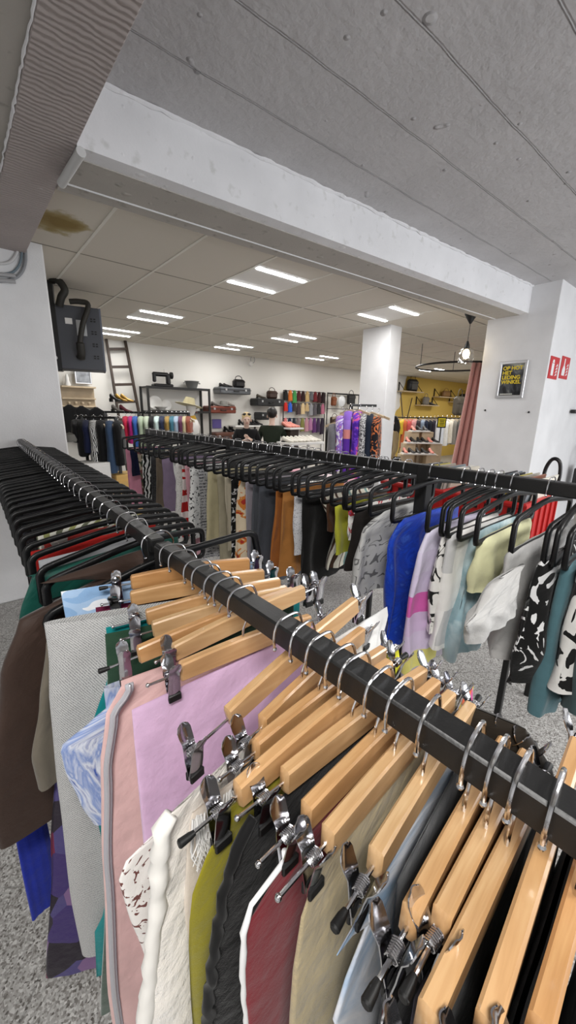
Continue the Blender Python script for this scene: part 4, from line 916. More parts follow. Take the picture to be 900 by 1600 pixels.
# ---- crates of records on a black rack behind the second rail
t = thing('record_stand', 'black steel stand carrying the red crates', 'stand', (2.2, .85, 0))
M_crate = mat('red_crate_plastic', '#b01c1b', .42)
def crate(name, label, O, yaw, L, Wd, H):
    t = thing(name, label, 'crate', O, (0, 0, yaw), 'red crates of records')
    w = MB(); th = .012
    w.box((0, 0, .006), (L, Wd, th)); w.box((0, -Wd / 2, H / 2), (L, th, H), .002); w.box((0, Wd / 2, H / 2), (L, th, H), .002); w.box((-L / 2, 0, H / 2), (th, Wd, H), .002); w.box((L / 2, 0, H / 2), (th, Wd, H), .002)
    w.build('crate_body', M_crate, t)
    MB().frame([(-L / 2, -Wd / 2), (L / 2, -Wd / 2), (L / 2, Wd / 2), (-L / 2, Wd / 2)], .032, .03, Matrix.Translation((0, 0, H - .01)) @ Matrix.Rotation(pi / 2, 4, 'X')).build('rim', M_crate, t)
    r = MB()
    for k in range(6): r.box((-L / 2 + L * (k + .5) / 6, -Wd / 2 - .009, H * .45), (.012, .012, H * .8))
    for k in range(4): r.box((-L / 2 - .009, -Wd / 2 + Wd * (k + .5) / 4, H * .45), (.012, .012, H * .8))
    w = bpy.data.objects[t.children[0].name]; r.build('ribs', M_crate, w)['kind'] = 'stuff'
    s = MB()
    for k in range(5): s.box((-L / 2 - .0165, -Wd / 2 + Wd * (k + 1) / 6, H * .82), (.004, .022, .03))
    s.build('grip_slots', M_bleather, t)
    return t
zc_ = 1.11
crate('record_crate', 'red plastic crate packed with records behind the pale yellow blouse', (2.30, .815, zc_), 0, .50, .34, .22)
crate('record_crate', 'red plastic crate further along, seen behind the blue satin blouse', (2.30, 1.27, zc_), 0, .50, .40, .22)
for y_ in (.60, 1.52):
    for x_ in (2.06, 2.56): square_tube((x_, y_, 0), (x_, y_, 1.09), .03, MB()).build('post', M_black, t, world=True)
    square_tube((2.06, y_, 1.09), (2.56, y_, 1.09), .03, MB()).build('crossbar', M_black, t, world=True)
for x_ in (2.06, 2.56): square_tube((x_, .60, 1.09), (x_, 1.52, 1.09), .03, MB()).build('crossbar', M_black, t, world=True)
MB().box((2.31, 1.06, .72), (.5, .92, .02)).build('shelf', M_black, t, world=True)
R_ = random.Random(8); RC = ['#d8d4c8', '#3a3a3e', '#b8a94e', '#7d858a', '#c9c3b4', '#20242c', '#96604a', '#e4e0d8', '#5d6a72', '#a8a49a']
for ci, (cy, nm) in enumerate(((.815, 'the nearer red crate'), (1.27, 'the further red crate'))):
    for k in range(8 + 2 * ci):
        y_ = cy - (.13 + .03 * ci) + k * .03; c_ = RC[(k * 3 + ci * 4) % 10]
        o = MB().box((0, 0, .155), (.315, .006 + R_.uniform(0, .006), .315)).build('record', mat('sleeve_' + c_[1:], c_, .4), None, smooth=0, base=(0, 0, 0))
        o.location = (2.30 + R_.uniform(-.03, .03), y_, zc_ + .02); o.rotation_euler = (R_.uniform(.12, .2), 0, R_.uniform(-.02, .02))
        tag(o, 'record in a thin card sleeve standing upright in ' + nm, 'record', 'records in ' + nm)
t = thing('aqua_box', 'dark red box lettered AQUA under the red record crate', 'box', (2.28, .83, .735))
MB().box((0, 0, .16), (.44, .36, .32), .004).build('carton', mat('dark_red_card', '#7a1519', .5), t)
text('AQUA', .085, Matrix.Translation((.03, -.182, .10)) @ Matrix(((0, -1, 0, 0), (0, 0, -1, 0), (1, 0, 0, 0), (0, 0, 0, 1))), M_signw, t, bold=.001)
t = thing('blue_crate', 'blue plastic crate on the shelf beside the dark red box', 'crate', (2.3, 1.28, .735))
MB().box((0, 0, .13), (.42, .5, .26), .01).build('crate_body', mat('blue_plastic', '#1d6fb8', .4), t)
MB().frame([(-.21, -.25), (.21, -.25), (.21, .25), (-.21, .25)], .03, .03, Matrix.Translation((0, 0, .25)) @ Matrix.Rotation(pi / 2, 4, 'X')).build('rim', mat('blue_plastic', ''), t)

# ---- table of folded things between second rail and the back
t = thing('sales_table', 'white table with folded clothes behind the second rail', 'table', (3.0, 3.6, 0))
MB().box((0, 0, .90), (.9, 1.9, .04), .005).build('tabletop', M_white, t)
for sx in (-1, 1):
    for sy in (-1, 1): MB().box((sx * .40, sy * .90, .44), (.05, .05, .88)).build('leg', M_white, t)
R_ = random.Random(3); FCOL = (('#e8e4e0', 'white'), ('#d9a3b0', 'pink'), ('#9aa7b4', 'grey blue'), ('#efece6', 'off-white'), ('#c7bfae', 'stone'), ('#e3d0d4', 'blush'))
PL = ('at the far end', 'second from the far end', 'in the middle of the far half', 'in the middle of the near half', 'second from the near end', 'at the near end')
for i in range(6):
    for j in range(2):
        c_, nm = FCOL[(i * 2 + j * 3) % 6]; y_ = 4.4 - i * .31; x_ = 2.78 + j * .42
        mb = MB()
        for k in range(3): mb.box((R_.uniform(-.01, .01), R_.uniform(-.01, .01), .018 + .035 * k), (.32, .24, .034), .014)
        o = mb.build('folded_shirt', fabric('fold_' + c_[1:], 'plain', (c_,)), None, base=(0, 0, 0)); o.location = (x_, y_, .92); o.rotation_euler = (0, 0, R_.uniform(-.08, .08))
        tag(o, 'folded %s shirt on the white table, %s' % (nm, PL[i]), 'shirt', 'folded shirts on the white table')

# ---- ladder, wall shelf, shelving on the back wall
def bar(p, q, w, d=None):
    p, q = Vector(p), Vector(q); v = q - p; M = v.to_track_quat('X', 'Z').to_matrix().to_4x4(); return MB().box((p + q) / 2, (v.length, d or w, w), .003, M)
l0, l1 = wx(166, 530, .08), wx(179, 650, .08); r0, r1 = wx(195, 530, .08), wx(211, 650, .08)
def down(a, b, z): return a + (b - a) * ((z - a.z) / (b.z - a.z))
l1, r1 = down(l0, l1, .03), down(r0, r1, .03); l1.y -= .55; r1.y -= .55
t = thing('ladder', 'dark wooden ladder leaning on the back wall beside the heater box', 'ladder', ((l1.x + r1.x) / 2, l1.y, 0))
bar(l0, l1, .05, .04).build('rail', M_dwood, t, world=True); bar(r0, r1, .05, .04).build('rail', M_dwood, t, world=True)
for f in (.06, .17, .28, .39, .50, .61, .72, .83): bar(l0.lerp(l1, f), r0.lerp(r1, f), .05, .025).build('rung', M_dwood, t, world=True)
a, b = wx(93, 604), wx(149, 636)
t = thing('wall_shelf', 'pale oak wall shelf with coat hooks, a picture frame standing on it', 'shelf', ((a.x + b.x) / 2, YB, b.z))
w_ = b.x - a.x; h_ = a.z - b.z
MB().box((0, -.1, h_), (w_, .2, .03), .003).build('shelf_board', M_oak, t); MB().box((0, -.012, h_ * .5), (w_, .024, h_), .003).build('back_board', M_oak, t)
MB().box((0, -.05, h_ * .42), (w_, .1, .03), .003).build('shelf_board', M_oak, t); MB().tube([(-w_ / 2, -.06, .0), (w_ / 2, -.06, .0)], .018, 8).build('hanging_rod', M_oak, t)
for x_ in (-.3, -.1, .1, .3): MB().lathe([(0, 0), (.012, 0), (.012, .05), (.022, .06), (0, .065)], (x_ * w_, -.02, h_ * .2), 10, Matrix.Rotation(pi / 2, 4, 'X')).build('peg', M_oak, t)
a, b = wx(120, 582, .1), wx(140, 602, .1)
t = thing('photo_frame', 'small silver framed picture on the oak wall shelf', 'picture frame', ((a.x + b.x) / 2, YB - .1, b.z + .01))
MB().frame([(-.13, .02), (.13, .02), (.13, .28), (-.13, .28)], .03, .03).build('frame', mat('silver_profile', ''), t); MB().box((0, .002, .15), (.25, .008, .25)).build('picture', mat('grey_picture', '#8d9095', .3, var=.5, vscale=9), t)
c = wx(106, 603, .1); tag(MB().lathe([(.05, 0), (.055, .03), (.03, .1), (.035, .14), (.015, .2), (0, .22)], c, 14).build('figurine', M_white), 'small white figurine on the oak wall shelf', 'figurine')
# hanging coats under the shelf
for k, (px, py, bot, lb) in enumerate(((108, 632, 685, 'black jacket on the peg closest to the white pillar'), (127, 634, 690, 'black jacket in the middle of the oak shelf pegs'), (150, 636, 668, 'short black jacket at the far end of the oak shelf pegs'))):
    c = wx(px, py, .09); q = wx(px, bot, .09); tag_ = cloth('jacket', lb, 'jacket', c, (1, 0, 0), [(0, -.03), (.12, -.2), (c.z - q.z, -.17)], [(0, .03), (.12, .2), (c.z - q.z, .17)], c.z - q.z, F('soft_black', 'plain'), t=.04, nu=32, nv=12)
# steel shelving with sewing machine
a, b = wx(224, 603, .2), wx(319, 603, .2); zs = wx(300, 642, .2).z
t = thing('shelf_unit', 'black steel shelf unit with the sewing machine on top', 'shelf unit', ((a.x + b.x) / 2, YB - .22, 0))
w_ = b.x - a.x; d_ = .40; zt = a.z
for sx in (-1, 1):
    for sy in (-1, 1): MB().box((sx * w_ / 2, sy * d_ / 2, zt / 2), (.04, .04, zt)).build('post', M_iron, t)
for z_ in (zt, zs, .35):
    m = MB().box((0, 0, z_ - .02), (w_, d_, .03)); m.box((0, -d_ / 2, z_ - .025), (w_, .03, .05)); m.build('shelf', M_iron, t)
def sewing(c):
    t = thing('sewing_machine', 'antique black sewing machine on top of the steel shelf unit', 'sewing machine', c)
    MB().box((0, 0, .03), (.42, .2, .06), .02).build('bed', M_bleather, t)
    m = MB(); m.box((.13, 0, .16), (.09, .1, .22), .025); m.box((-.03, 0, .25), (.36, .085, .085), .03); m.box((-.17, 0, .19), (.07, .075, .2), .02); m.build('arm', M_bleather, t)
    MB().lathe([(0, -.02), (.07, -.02), (.07, .02), (0, .02)], (.205, 0, .24), 18, Matrix.Rotation(pi / 2, 4, 'Y')).build('hand_wheel', M_iron, t)
    MB().tube([(-.17, 0, .12), (-.17, 0, .055)], .006, 6).build('needle_bar', M_chrome, t); MB().tube([(.05, 0, .28), (.05, 0, .36)], .005, 6).build('spool_pin', M_chrome, t)
c = wx(254, 601, .22); c.z = zt; sewing(c)
c = wx(300, 604, .22); c.z = zt
t = thing('basin', 'grey zinc basin on top of the steel shelf unit', 'basin', c); MB().lathe([(.10, 0), (.15, .14), (.165, .15), (.16, .155), (.145, .14), (.09, .01), (0, .01)], (0, 0, 0), 24).build('bowl', mat('zinc_grey', '#8f8f8d', .45, .5), t)
for s in (-1, 1): MB().tube(smooth_path([(s * .15, -.03, .13), (s * .19, -.03, .11), (s * .19, .03, .11), (s * .15, .03, .13)], 4), .007, 6).build('handle', mat('zinc_grey', ''), t)
M_china = mat('white_china', '#e9e7e2', .25)
for px, r, lb in ((243, .15, 'larger white plate propped upright on the steel shelf'), (260, .11, 'smaller patterned plate propped upright on the steel shelf')):
    c = wx(px, 640, .12); c.z = zs + r; o = MB().lathe([(0, .0), (r * .6, .0), (r, .02), (r, .028), (r * .6, .01), (0, .01)], c, 28, Matrix.Rotation(pi / 2 - .25, 4, 'X')).build('plate', M_china); tag(o, lb, 'plate', 'plates on the steel shelf')
c = wx(252, 640, .28); c.z = zs; tag(MB().lathe([(.05, 0), (.06, .015), (.13, .07), (.135, .075), (.12, .07), (.05, .02), (0, .02)], c, 24).build('bowl', M_china), 'white bowl in front of the propped plates', 'bowl')
# mannequin head with straw hat
c = at(298, 640, 7.0); base_z = 0
t = thing('mannequin', 'white mannequin bust on a pole wearing the straw hat', 'mannequin', (c.x, c.y, 0))
hz = c.z
m = MB(); m.tube([(0, 0, hz - .42), (0, 0, hz - .3), (0, 0, hz - .2), (0, 0, hz - .12), (.0, 0, hz - .08), (.01, 0, hz - .02), (.01, 0, hz + .06), (.01, 0, hz + .11)], [.13, .16, .12, .06, .055, .085, .095, .04], 20); m.ball((.09, -.045, hz - .01), (.02, .02, .025), 8); m.build('bust', mat('mannequin_white', '#dcd9d4', .4), t)
m = MB()
for s in (-1, 1): m.ball((.085 + s * -.02, -.065 + .03 * (s < 0), hz + .02), (.012, .01, .007), 8)
m.build('painted_eyes', M_bleather, t); MB().ball((.088, -.05, hz - .045), (.014, .02, .007), 8).build('painted_lips', mat('lip_red', '#a8423c', .4), t)
MB().tube([(0, 0, .02), (0, 0, hz - .4)], .018, 8).build('pole', M_iron, t); MB().lathe([(.16, 0), (.16, .02), (.03, .03), (0, .03)], (0, 0, 0), 20).build('foot', M_iron, t)
o = MB().lathe([(.0, .13), (.08, .125), (.105, .05), (.11, .0), (.18, .005), (.24, -.005), (.25, -.01), (.18, -.002), (.1, -.01)], (c.x - .02, c.y + .02, hz + .085), 28, Matrix.Rotation(.22, 4, 'Y')).build('straw_hat', mat('straw', '#d9c184', .7, var=.15, vscale=60, bmp=.5, bscale=200)); tag(o, 'wide brimmed straw hat on the white mannequin', 'hat')
tag(cloth('scarf', 'mustard yellow scarf around the neck of the white mannequin', 'scarf', (c.x, c.y, hz - .1), (.8, -.6, 0), [(0, -.07), (.06, -.1), (.3, -.05)], [(0, .07), (.06, .1), (.3, .08)], .3, F('mustard_scarf', 'plain', ('#c49a30',)), t=.075, nu=32, nv=10), 'mustard yellow scarf around the neck of the white mannequin', 'scarf')

# suitcases used as wall shelves
def suitcase(pa, pb, m, label, dep=.34, wall=True):
    a, b = wx(*pa, .3), wx(*pb, .3); w_, h_ = b.x - a.x, a.z - b.z
    t = thing('suitcase', label, 'suitcase', ((a.x + b.x) / 2, YB - dep / 2, b.z))
    MB().box((0, 0, h_ / 2), (w_, dep, h_), .02).build('shell', m, t); MB().box((0, -.004, h_ * .62), (w_ + .006, dep + .006, .012)).build('seam_band', M_iron, t)
    MB().tube(smooth_path([(-.07, -dep / 2, h_ * .45), (-.06, -dep / 2 - .04, h_ * .40), (0, -dep / 2 - .045, h_ * .38), (.06, -dep / 2 - .04, h_ * .40), (.07, -dep / 2, h_ * .45)], 4), .01, 6).build('handle', M_iron, t)
    for s in (-1, 1): MB().box((s * w_ * .32, -dep / 2 - .006, h_ * .62), (.05, .012, .05), .004).build('latch', mat('zinc', ''), t)
    return a.z, a.x, b.x
S1 = suitcase((343, 604), (391, 617), mat('grey_fibre', '#55575a', .5), 'grey suitcase fixed to the wall as a shelf, the highest of three')
S2 = suitcase((326, 634), (368, 646), mat('chestnut_leather', '#6e2f1d', .45), 'chestnut brown suitcase fixed to the wall as a shelf')
S3 = suitcase((401, 622), (442, 635), mat('black_fibre', '#1e1f21', .5), 'black suitcase fixed to the wall beside the hanging scarves')
def shoe(c, yaw, m, label, group, heel=.03, L=.25, cat='shoe'):
    t = thing('shoe', label, cat, c, (0, 0, yaw), group); mb = MB(); n = 12; st = []
    for i, (x, w, z0, z1) in enumerate(((-.5, .012, heel, heel + .05), (-.46, .026, heel, heel + .075), (-.36, .031, heel * .95, heel + .08), (-.2, .03, heel * .7, heel * .7 + .065), (0, .033, heel * .25, .06 + heel * .2), (.2, .042, .004, .05), (.36, .040, .004, .042), (.46, .026, .006, .034), (.5, .010, .01, .024))):
        for k in range(n): a = 2 * pi * k / n; st.append((x * L, w * math.cos(a), (z0 + z1) / 2 + (z1 - z0) / 2 * math.sin(a)))
    fs = [(i * n + k, i * n + (k + 1) % n, (i + 1) * n + (k + 1) % n, (i + 1) * n + k) for i in range(8) for k in range(n)] + [tuple(range(n - 1, -1, -1)), tuple(8 * n + k for k in range(n))]
    mb.add(st, fs).build('upper', m, t, smooth=60); MB().box((-.42 * L, 0, heel / 2), (.05, .045, heel)).build('heel', M_bleather, t); return t
def handbag(c, yaw, m, label, w=.3, h=.22, d=.12, group=None):
    t = thing('handbag', label, 'bag', c, (0, 0, yaw), group); MB().box((0, 0, h / 2), (w, d, h), d * .3).build('bag_body', m, t); MB().box((0, -.01, h * .72), (w * 1.01, d, h * .4), d * .25).build('flap', m, t)
    MB().tube(smooth_path([(-w * .3, 0, h * .9), (-w * .25, 0, h * 1.25), (0, 0, h * 1.4), (w * .25, 0, h * 1.25), (w * .3, 0, h * .9)], 5), .009, 6).build('handle', m, t); return t
def on(px, z, off): c = wx(px, 600, off); c.z = z; return c
shoe(on(349, S1[0], .22), -1.2, M_bleather, 'black lace shoe on the grey suitcase, nearer its end', 'shoes on the grey suitcase', .02); shoe(on(356, S1[0], .18), -1.0, M_bleather, 'black lace shoe on the grey suitcase, next to the black case', 'shoes on the grey suitcase', .02)
handbag(on(373, S1[0], .18), 0, M_bleather, 'boxy black leather case on the grey suitcase', .32, .2, .16)
shoe(on(336, S2[0], .2), -1.1, mat('grey_suede', '#6b6763', .7), 'grey suede shoe on the chestnut suitcase', None); shoe(on(360, S2[0], .2), .2, mat('taupe_suede', '#857f78', .7), 'taupe shoe lying along the chestnut suitcase', None)
c = on(349, S2[0], .2); tag(MB().lathe([(0, .12), (.07, .12), (.09, .1), (.1, .03), (.16, .015), (.165, .005), (.1, 0), (0, 0)], c, 22).build('hat', mat('grey_felt', '#77756f', .8)), 'grey felt hat on the chestnut suitcase', 'hat')
handbag(on(425, S3[0], .2), .1, mat('brown_leather', '#3a261c', .45), 'dark brown leather satchel on the black suitcase', .34, .2, .14); shoe(on(408, S3[0], .22), -.9, mat('olive_leather', '#4a4338', .5), 'olive brown shoe on the black suitcase', None)
a, b = wx(332, 655, .02), wx(346, 669, .02); t = thing('wall_picture', 'small blue abstract picture on the back wall below the chestnut suitcase', 'picture', ((a.x + b.x) / 2, YB, b.z)); w_, h_ = b.x - a.x, a.z - b.z
MB().box((0, -.012, h_ / 2), (w_, .024, h_)).build('canvas', fabric('blue_abstract', 'wash', ('#1d4f8c', '#6d4a9a', '#7fb9d6', '#163a66'), 6, weave=0), t)
S4 = suitcase((336, 676), (368, 690), mat('brown_fibre', '#5a3526', .5), 'brown suitcase low on the back wall behind the black hangers')
S5 = suitcase((407, 644), (420, 656), mat('black_fibre', ''), 'small black suitcase behind the person in the green sweater')
c0 = wx(388, 664, .3); t = thing('shoe_shelf', 'white wall shelf of black heeled shoes behind the blond woman', 'shelf', (c0.x, YB, c0.z - .03)); MB().box((.1, -.17, .0), (1.0, .34, .03)).build('shelf_board', M_white, t)
for s in (-.3, .4): MB().box((s, -.02, -.08), (.03, .04, .16)).build('bracket', M_iron, t)
for i, px in enumerate((378, 386, 393, 399, 404)):
    c = wx(px, 650, .16); c.z = c0.z - .012; shoe(c, -1.3 + .1 * i, M_bleather, 'black heeled shoe on the white shelf behind the blond woman', 'black heels on the white shelf', .07, .23)
for i, (px, py) in enumerate(((356, 672), (364, 673))):
    c = wx(px, py, .15); c.z = S4[0]; shoe(c, -1.2, M_bleather, ('black strappy shoe above the low brown suitcase, closer to the blue picture', 'black strappy shoe above the low brown suitcase, farther from the blue picture')[i], 'strappy shoes', .06)
c = wx(391, 563, .03); t = thing('wall_speaker', 'small white round wall fitting with a loop of cable near the ceiling', 'fitting', c)
MB().lathe([(0, .05), (.045, .05), (.06, .03), (.06, 0), (0, 0)], (0, 0, -.08), 18, Matrix.Rotation(pi / 2, 4, 'X')).build('cap', M_white, t); MB().tube([(.06 + .06 * math.cos(a / 3), -.02, .02 + .08 * math.sin(a / 3)) for a in range(19)], .006, 6, closed=True).build('cable_loop', mat('grey_cable', ''), t)

# ---- scarves on rods
a, b = wx(443, 612, .1), wx(508, 615, .1); t = thing('scarf_rack', 'black rod rack of scarves on the back wall', 'rack', ((a.x + b.x) / 2, YB - .1, 0))
zz = [wx(475, y, .1).z for y in (612, 631, 654)]
for z_ in zz: MB().tube([(-(b.x - a.x) / 2, 0, z_), ((b.x - a.x) / 2, 0, z_)], .012, 8).build('rod', M_iron, t)
for s in (-1, 1): MB().tube([(s * (b.x - a.x) / 2, 0, 0), (s * (b.x - a.x) / 2, 0, zz[0])], .014, 8).build('post', M_iron, t)
SCF = [[('#151515', 'black'), ('#c0682a', 'orange'), ('#3f8a4a', 'green'), ('#4a1a1c', 'maroon'), ('#2d1616', 'dark brown'), ('#b79a6a', 'sand'), ('#5c5c60', 'grey'), ('#6a1f24', 'wine red'), ('#3a1214', 'burgundy'), ('#241014', 'blackish red')],
       [('#c22b22', 'red'), ('#2b5cc0', 'bright blue'), ('#3b3030', 'brown black'), ('#45393a', 'dull brown'), ('#cdb489', 'cream'), ('#b99f74', 'beige'), ('#8c8c90', 'silver grey'), ('#555055', 'striped grey'), ('#2c2a2c', 'charcoal'), ('#b06a80', 'pink')],
       [('#d07a7a', 'coral'), ('#1c2a48', 'navy'), ('#262a34', 'ink blue'), ('#7b6b6b', 'mauve brown'), ('#7c7a42', 'olive'), ('#b5848e', 'old rose'), ('#a56f94', 'orchid'), ('#5a2f66', 'purple'), ('#3d2a4a', 'aubergine'), ('#2a2030', 'plum black')]]
for r, row in enumerate(SCF):
    for k, (c_, nm) in enumerate(row):
        x_ = a.x + (b.x - a.x) * (k + .5) / 10; Ls = rnd.uniform(.22, .34) if r < 2 else rnd.uniform(.35, .5)
        cloth('scarf', '%s scarf hanging on the %s rod of the scarf rack' % (nm, ('top', 'middle', 'lowest')[r]), 'scarf', (x_, YB - .1, zz[r] + .02), (1, 0, 0), [(0, -.035), (.06, -.06), (Ls, -.08)], [(0, .035), (.06, .06), (Ls, .08)], Ls, F('scarf_' + c_[1:], 'wash', (c_, c_)), t=.025, nu=20, nv=8, folds=.01, group='scarves on the rack')
# display plinth with pink and white shoes
c = at(455, 668, 7.2); t = thing('display_plinth', 'white topped display plinth with pink shoes in front of the scarves', 'plinth', (c.x, c.y, 0))
MB().box((0, 0, c.z - .015), (.34, .34, .03), .004).build('top', M_white, t); MB().box((0, 0, c.z / 2 - .015), (.2, .2, c.z - .03)).build('column', M_dwood, t)
for i in range(4): shoe((c.x - .1 + .065 * i, c.y + .02, c.z + (.0)), -1.4 + .2 * i, mat('salmon_leather', '#d98878', .5), 'salmon pink shoe on the white topped plinth', 'salmon shoes on the plinth', .03, .22)
c = at(470, 690, 6.6); t = thing('shoe_table', 'white low shoe table in front of the scarf rack', 'table', (c.x, c.y, 0)); MB().box((0, 0, c.z - .02), (.75, .4, .04), .004).build('tabletop', M_white, t)
for sx in (-1, 1):
    for sy in (-1, 1): MB().box((sx * .34, sy * .17, c.z / 2 - .02), (.04, .04, c.z - .04)).build('leg', M_white, t)
for i in range(8): shoe((c.x - .31 + .09 * i, c.y - .02, c.z), -1.4 + .12 * (i % 3), mat('white_leather', '#e3ded2', .5), 'white shoe on the low white shoe table', 'white shoes on the low table', .02, .24)
# grid frame with bags
a, b = wx(512, 614, .12), wx(561, 617, .12); t = thing('bag_rack', 'thin black frame hung with bags between the scarves and the pillar', 'rack', ((a.x + b.x) / 2, YB - .12, 0)); w_ = b.x - a.x
MB().frame([(-w_ / 2, .05), (w_ / 2, .05), (w_ / 2, a.z), (-w_ / 2, a.z)], .03, .03).build('frame', M_iron, t)
for z_ in (a.z - .45, a.z - .02): MB().tube([(-w_ / 2, 0, z_), (w_ / 2, 0, z_)], .01, 6).build('crossbar', M_iron, t)
def hung(px, py, m, lb, w=.24, h=.24, d=.1): c = wx(px, py, .2); handbag(c, 0, m, lb, w, h, d, 'bags on the thin black frame')
hung(521, 634, mat('cognac_leather', '#7d4422', .45), 'cognac brown bag hung at the corner of the thin black frame', .2, .26); hung(548, 632, M_bleather, 'black bag in the upper half of the thin black frame', .34, .3); hung(522, 664, mat('brown_leather', ''), 'dark brown bag in the lower half of the thin black frame', .34, .24); hung(541, 652, mat('grey_leather', '#77726c', .5), 'grey bag in the middle of the thin black frame', .24, .2)
c = wx(534, 627, .22); tag(MB().lathe([(0, .03), (.13, .02), (.16, 0), (.15, -.02), (0, -.02)], c, 24, Matrix.Rotation(pi / 2, 4, 'X')).build('round_bag', mat('pearl_leather', '#d5d8da', .3)), 'round pearl white bag on the thin black frame', 'bag')
c = at(524, 662, 7.0); cloth('leather_jacket', 'black leather biker jacket hanging below the bag rack', 'jacket', c, (1, -.2, 0), [(0, -.05), (.1, -.2), (.55, -.18)], [(0, .05), (.1, .2), (.55, .18)], .55, M_bleather, t=.07, nu=32, nv=12)

# ---- rails of clothes: generic thin garments seen edge-on
def garment(name, lb, cat, px, ptop, pbot, d, m, w=.1, deep=.22, group=None, **kw):
    c = at(px, ptop, d); q = at(px, pbot, d); L = c.z - q.z
    kw = dict(dict(nu=28, nv=12, folds=.012, nf=4), **kw)
    return cloth(name, lb, cat, c, (c.x + .12 * c.y, c.y - .12 * c.x, 0), [(0, -.05), (.08, -deep), (L, -deep * .95)], [(0, .05), (.08, deep), (L, deep * .95)], L, m, t=w / 2, group=group, flare=1.25, **kw)
def bg_rack(name, lb, pa, pb, d, posts, group=None, w=.03):
    a, b = at(*pa, d), at(*pb, d); b.z = a.z; return rack(name, lb, a.x, a.y, a.z, b.x, b.y, b.z, posts, w, group, .45)
def bare_hanger(px, py, d, lb, m, group, rot=0.0):
    c = at(px, py, d); t = thing('clothes_hanger', lb, 'hanger', c, (0, 0, rot), group)
    MB().prism([(-.19, -.13), (-.19, -.10), (0, -.045), (.19, -.10), (.19, -.13), (0, -.075)], .022, Matrix.Rotation(pi / 2, 4, 'Z')).build('shoulder_bar', m, t)
    MB().tube(smooth_path([(0, 0, -.05), (0, 0, -.02), (.022, 0, .005), (0, 0, .028), (-.02, 0, .01)], 4), .003, 5).build('hook', M_chrome, t); return t
bg_rack('clothes_rack', 'black clothes rack of dark dresses between white pillar and ladder', (128, 650), (181, 651), 5.0, (.02, .99), 'black clothes racks')
bg_rack('clothes_rack', 'black clothes rack of bright tops below the steel shelf unit', (161, 642), (296, 645), 5.9, (.02, .41, .99), 'black clothes racks')
D = [(119, 652, 690, 'black_blouse', 'black blouse at the pillar end of the dark dress rack', 'top', 'soft_black'), (127, 652, 712, 'black_dress', 'long black dress beside the zebra print dress', 'dress', 'soft_black'), (134, 653, 706, 'navy_dress', 'midnight blue dress beside the zebra print', 'dress', 'navy'),
     (146, 653, 730, 'zebra_dress', 'narrow zebra striped dress on the dark dress rack', 'dress', 'zebra'), (157, 653, 726, 'black_dress', 'matt black dress between zebra print and denim', 'dress', 'soft_black'), (171, 654, 738, 'denim_dress', 'blue denim strap dress on the dark dress rack', 'dress', 'denim_blue'), (184, 654, 726, 'black_dress', 'wide black dress last on the dark dress rack', 'dress', 'soft_black')]
F('denim_blue', 'plain', ('#3a4f6c',))
for px, a, b, n, lb, ct, mk in D: garment(n, lb, ct, px, a + 3, b, 5.0, MATS[mk], .105); bare_hanger(px, a - 1, 5.0, 'pale wooden hanger on the dark dress rack', M_oak, 'wooden hangers on the dark dress rack')
TOPS = [(196, 690, '#c22545', 'raspberry'), (204, 692, '#b92a7c', 'hot magenta'), (211, 698, '#3b67b5', 'cobalt blue'), (220, 706, '#b9c8ae', 'sage'), (229, 700, '#cfdcc4', 'pale mint'), (237, 686, '#1a1a1c', 'jet black'), (245, 672, '#d9efe9', 'aqua white'), (253, 676, '#2c3550', 'ink navy'),
        (262, 672, '#b08f4c', 'amber'), (269, 674, '#4a7f92', 'turquoise'), (276, 674, '#b0c4d8', 'ice blue'), (283, 676, '#6e3f5c', 'plum'), (289, 676, '#d8c9a0', 'vanilla'), (294, 676, '#94503c', 'brick')]
for px, b, c_, nm in TOPS: garment('top', nm + ' coloured top on the rack below the steel shelf unit', 'top', px, 650, b, 5.9, F('top_' + c_[1:], 'plain', (c_,)), .085, group='bright tops'); bare_hanger(px, 646, 5.9, 'pale wooden hanger on the rack of bright tops', M_oak, 'wooden hangers on the bright top rack')
# dresses in front of the middle pillar
a = at(549, 631, 5.55)
t = rack('clothes_rack', 'short black display rack of dresses in front of the middle pillar', a.x, a.y, a.z, a.x + .42, a.y - .12, a.z, (.0,), .035, 'black clothes racks')
DR = [(521, 668, 752, 'grey_dress', 'slim grey dress at the edge of the pillar rack', '#6b6a6e', None), (533, 655, 735, 'white_lilac_dress', 'white and lilac dress on the pillar rack', None, F('lilac_white', 'blotch', ('#e7e2ee', '#8e6ac4', '#c77b90'), 1.2, dens=.5)), (545, 648, 762, 'lilac_dress', 'lilac and coral dress beside the black rack post', None, F('lilac_coral', 'bands', ('#8b62c8', '#9a74d0', '#d98a86', '#5b2c9c'), 2)),
      (559, 648, 756, 'purple_dress', 'purple dress with pink and yellow patches on the pillar rack', None, F('purple_patch', 'blotch', ('#4a1f9a', '#6c3ac0', '#d85aa0', '#d8cf6a'), .8, dens=.5)), (570, 652, 742, 'speckled_dress', 'speckled grey dress on the pillar rack', None, F('speckle', 'blotch', ('#d6d6d6', '#4a4a4e'), 5, dens=.5)), (579, 652, 740, 'navy_shirt', 'dark navy shirt on the pillar rack', '#1b2536', None), (589, 655, 745, 'flower_dress', 'black dress with orange flowers under a navy sleeve, against the middle pillar', None, F('orange_flower', 'blotch', ('#1d1b22', '#d87a46', '#e8d8c8'), 1.6, dens=.53))]
for k, (px, a, b, n, lb, c_, m) in enumerate(DR): garment(n, lb, 'dress', px, a - 6, b, 5.45 - .02 * k, m or F('dr_' + c_[1:], 'plain', (c_,)), .12, .2); bare_hanger(px + 3, a - 14, 5.45 - .02 * k, 'wooden hanger on the short rack before the middle pillar', M_oak, 'wooden hangers on the pillar rack')
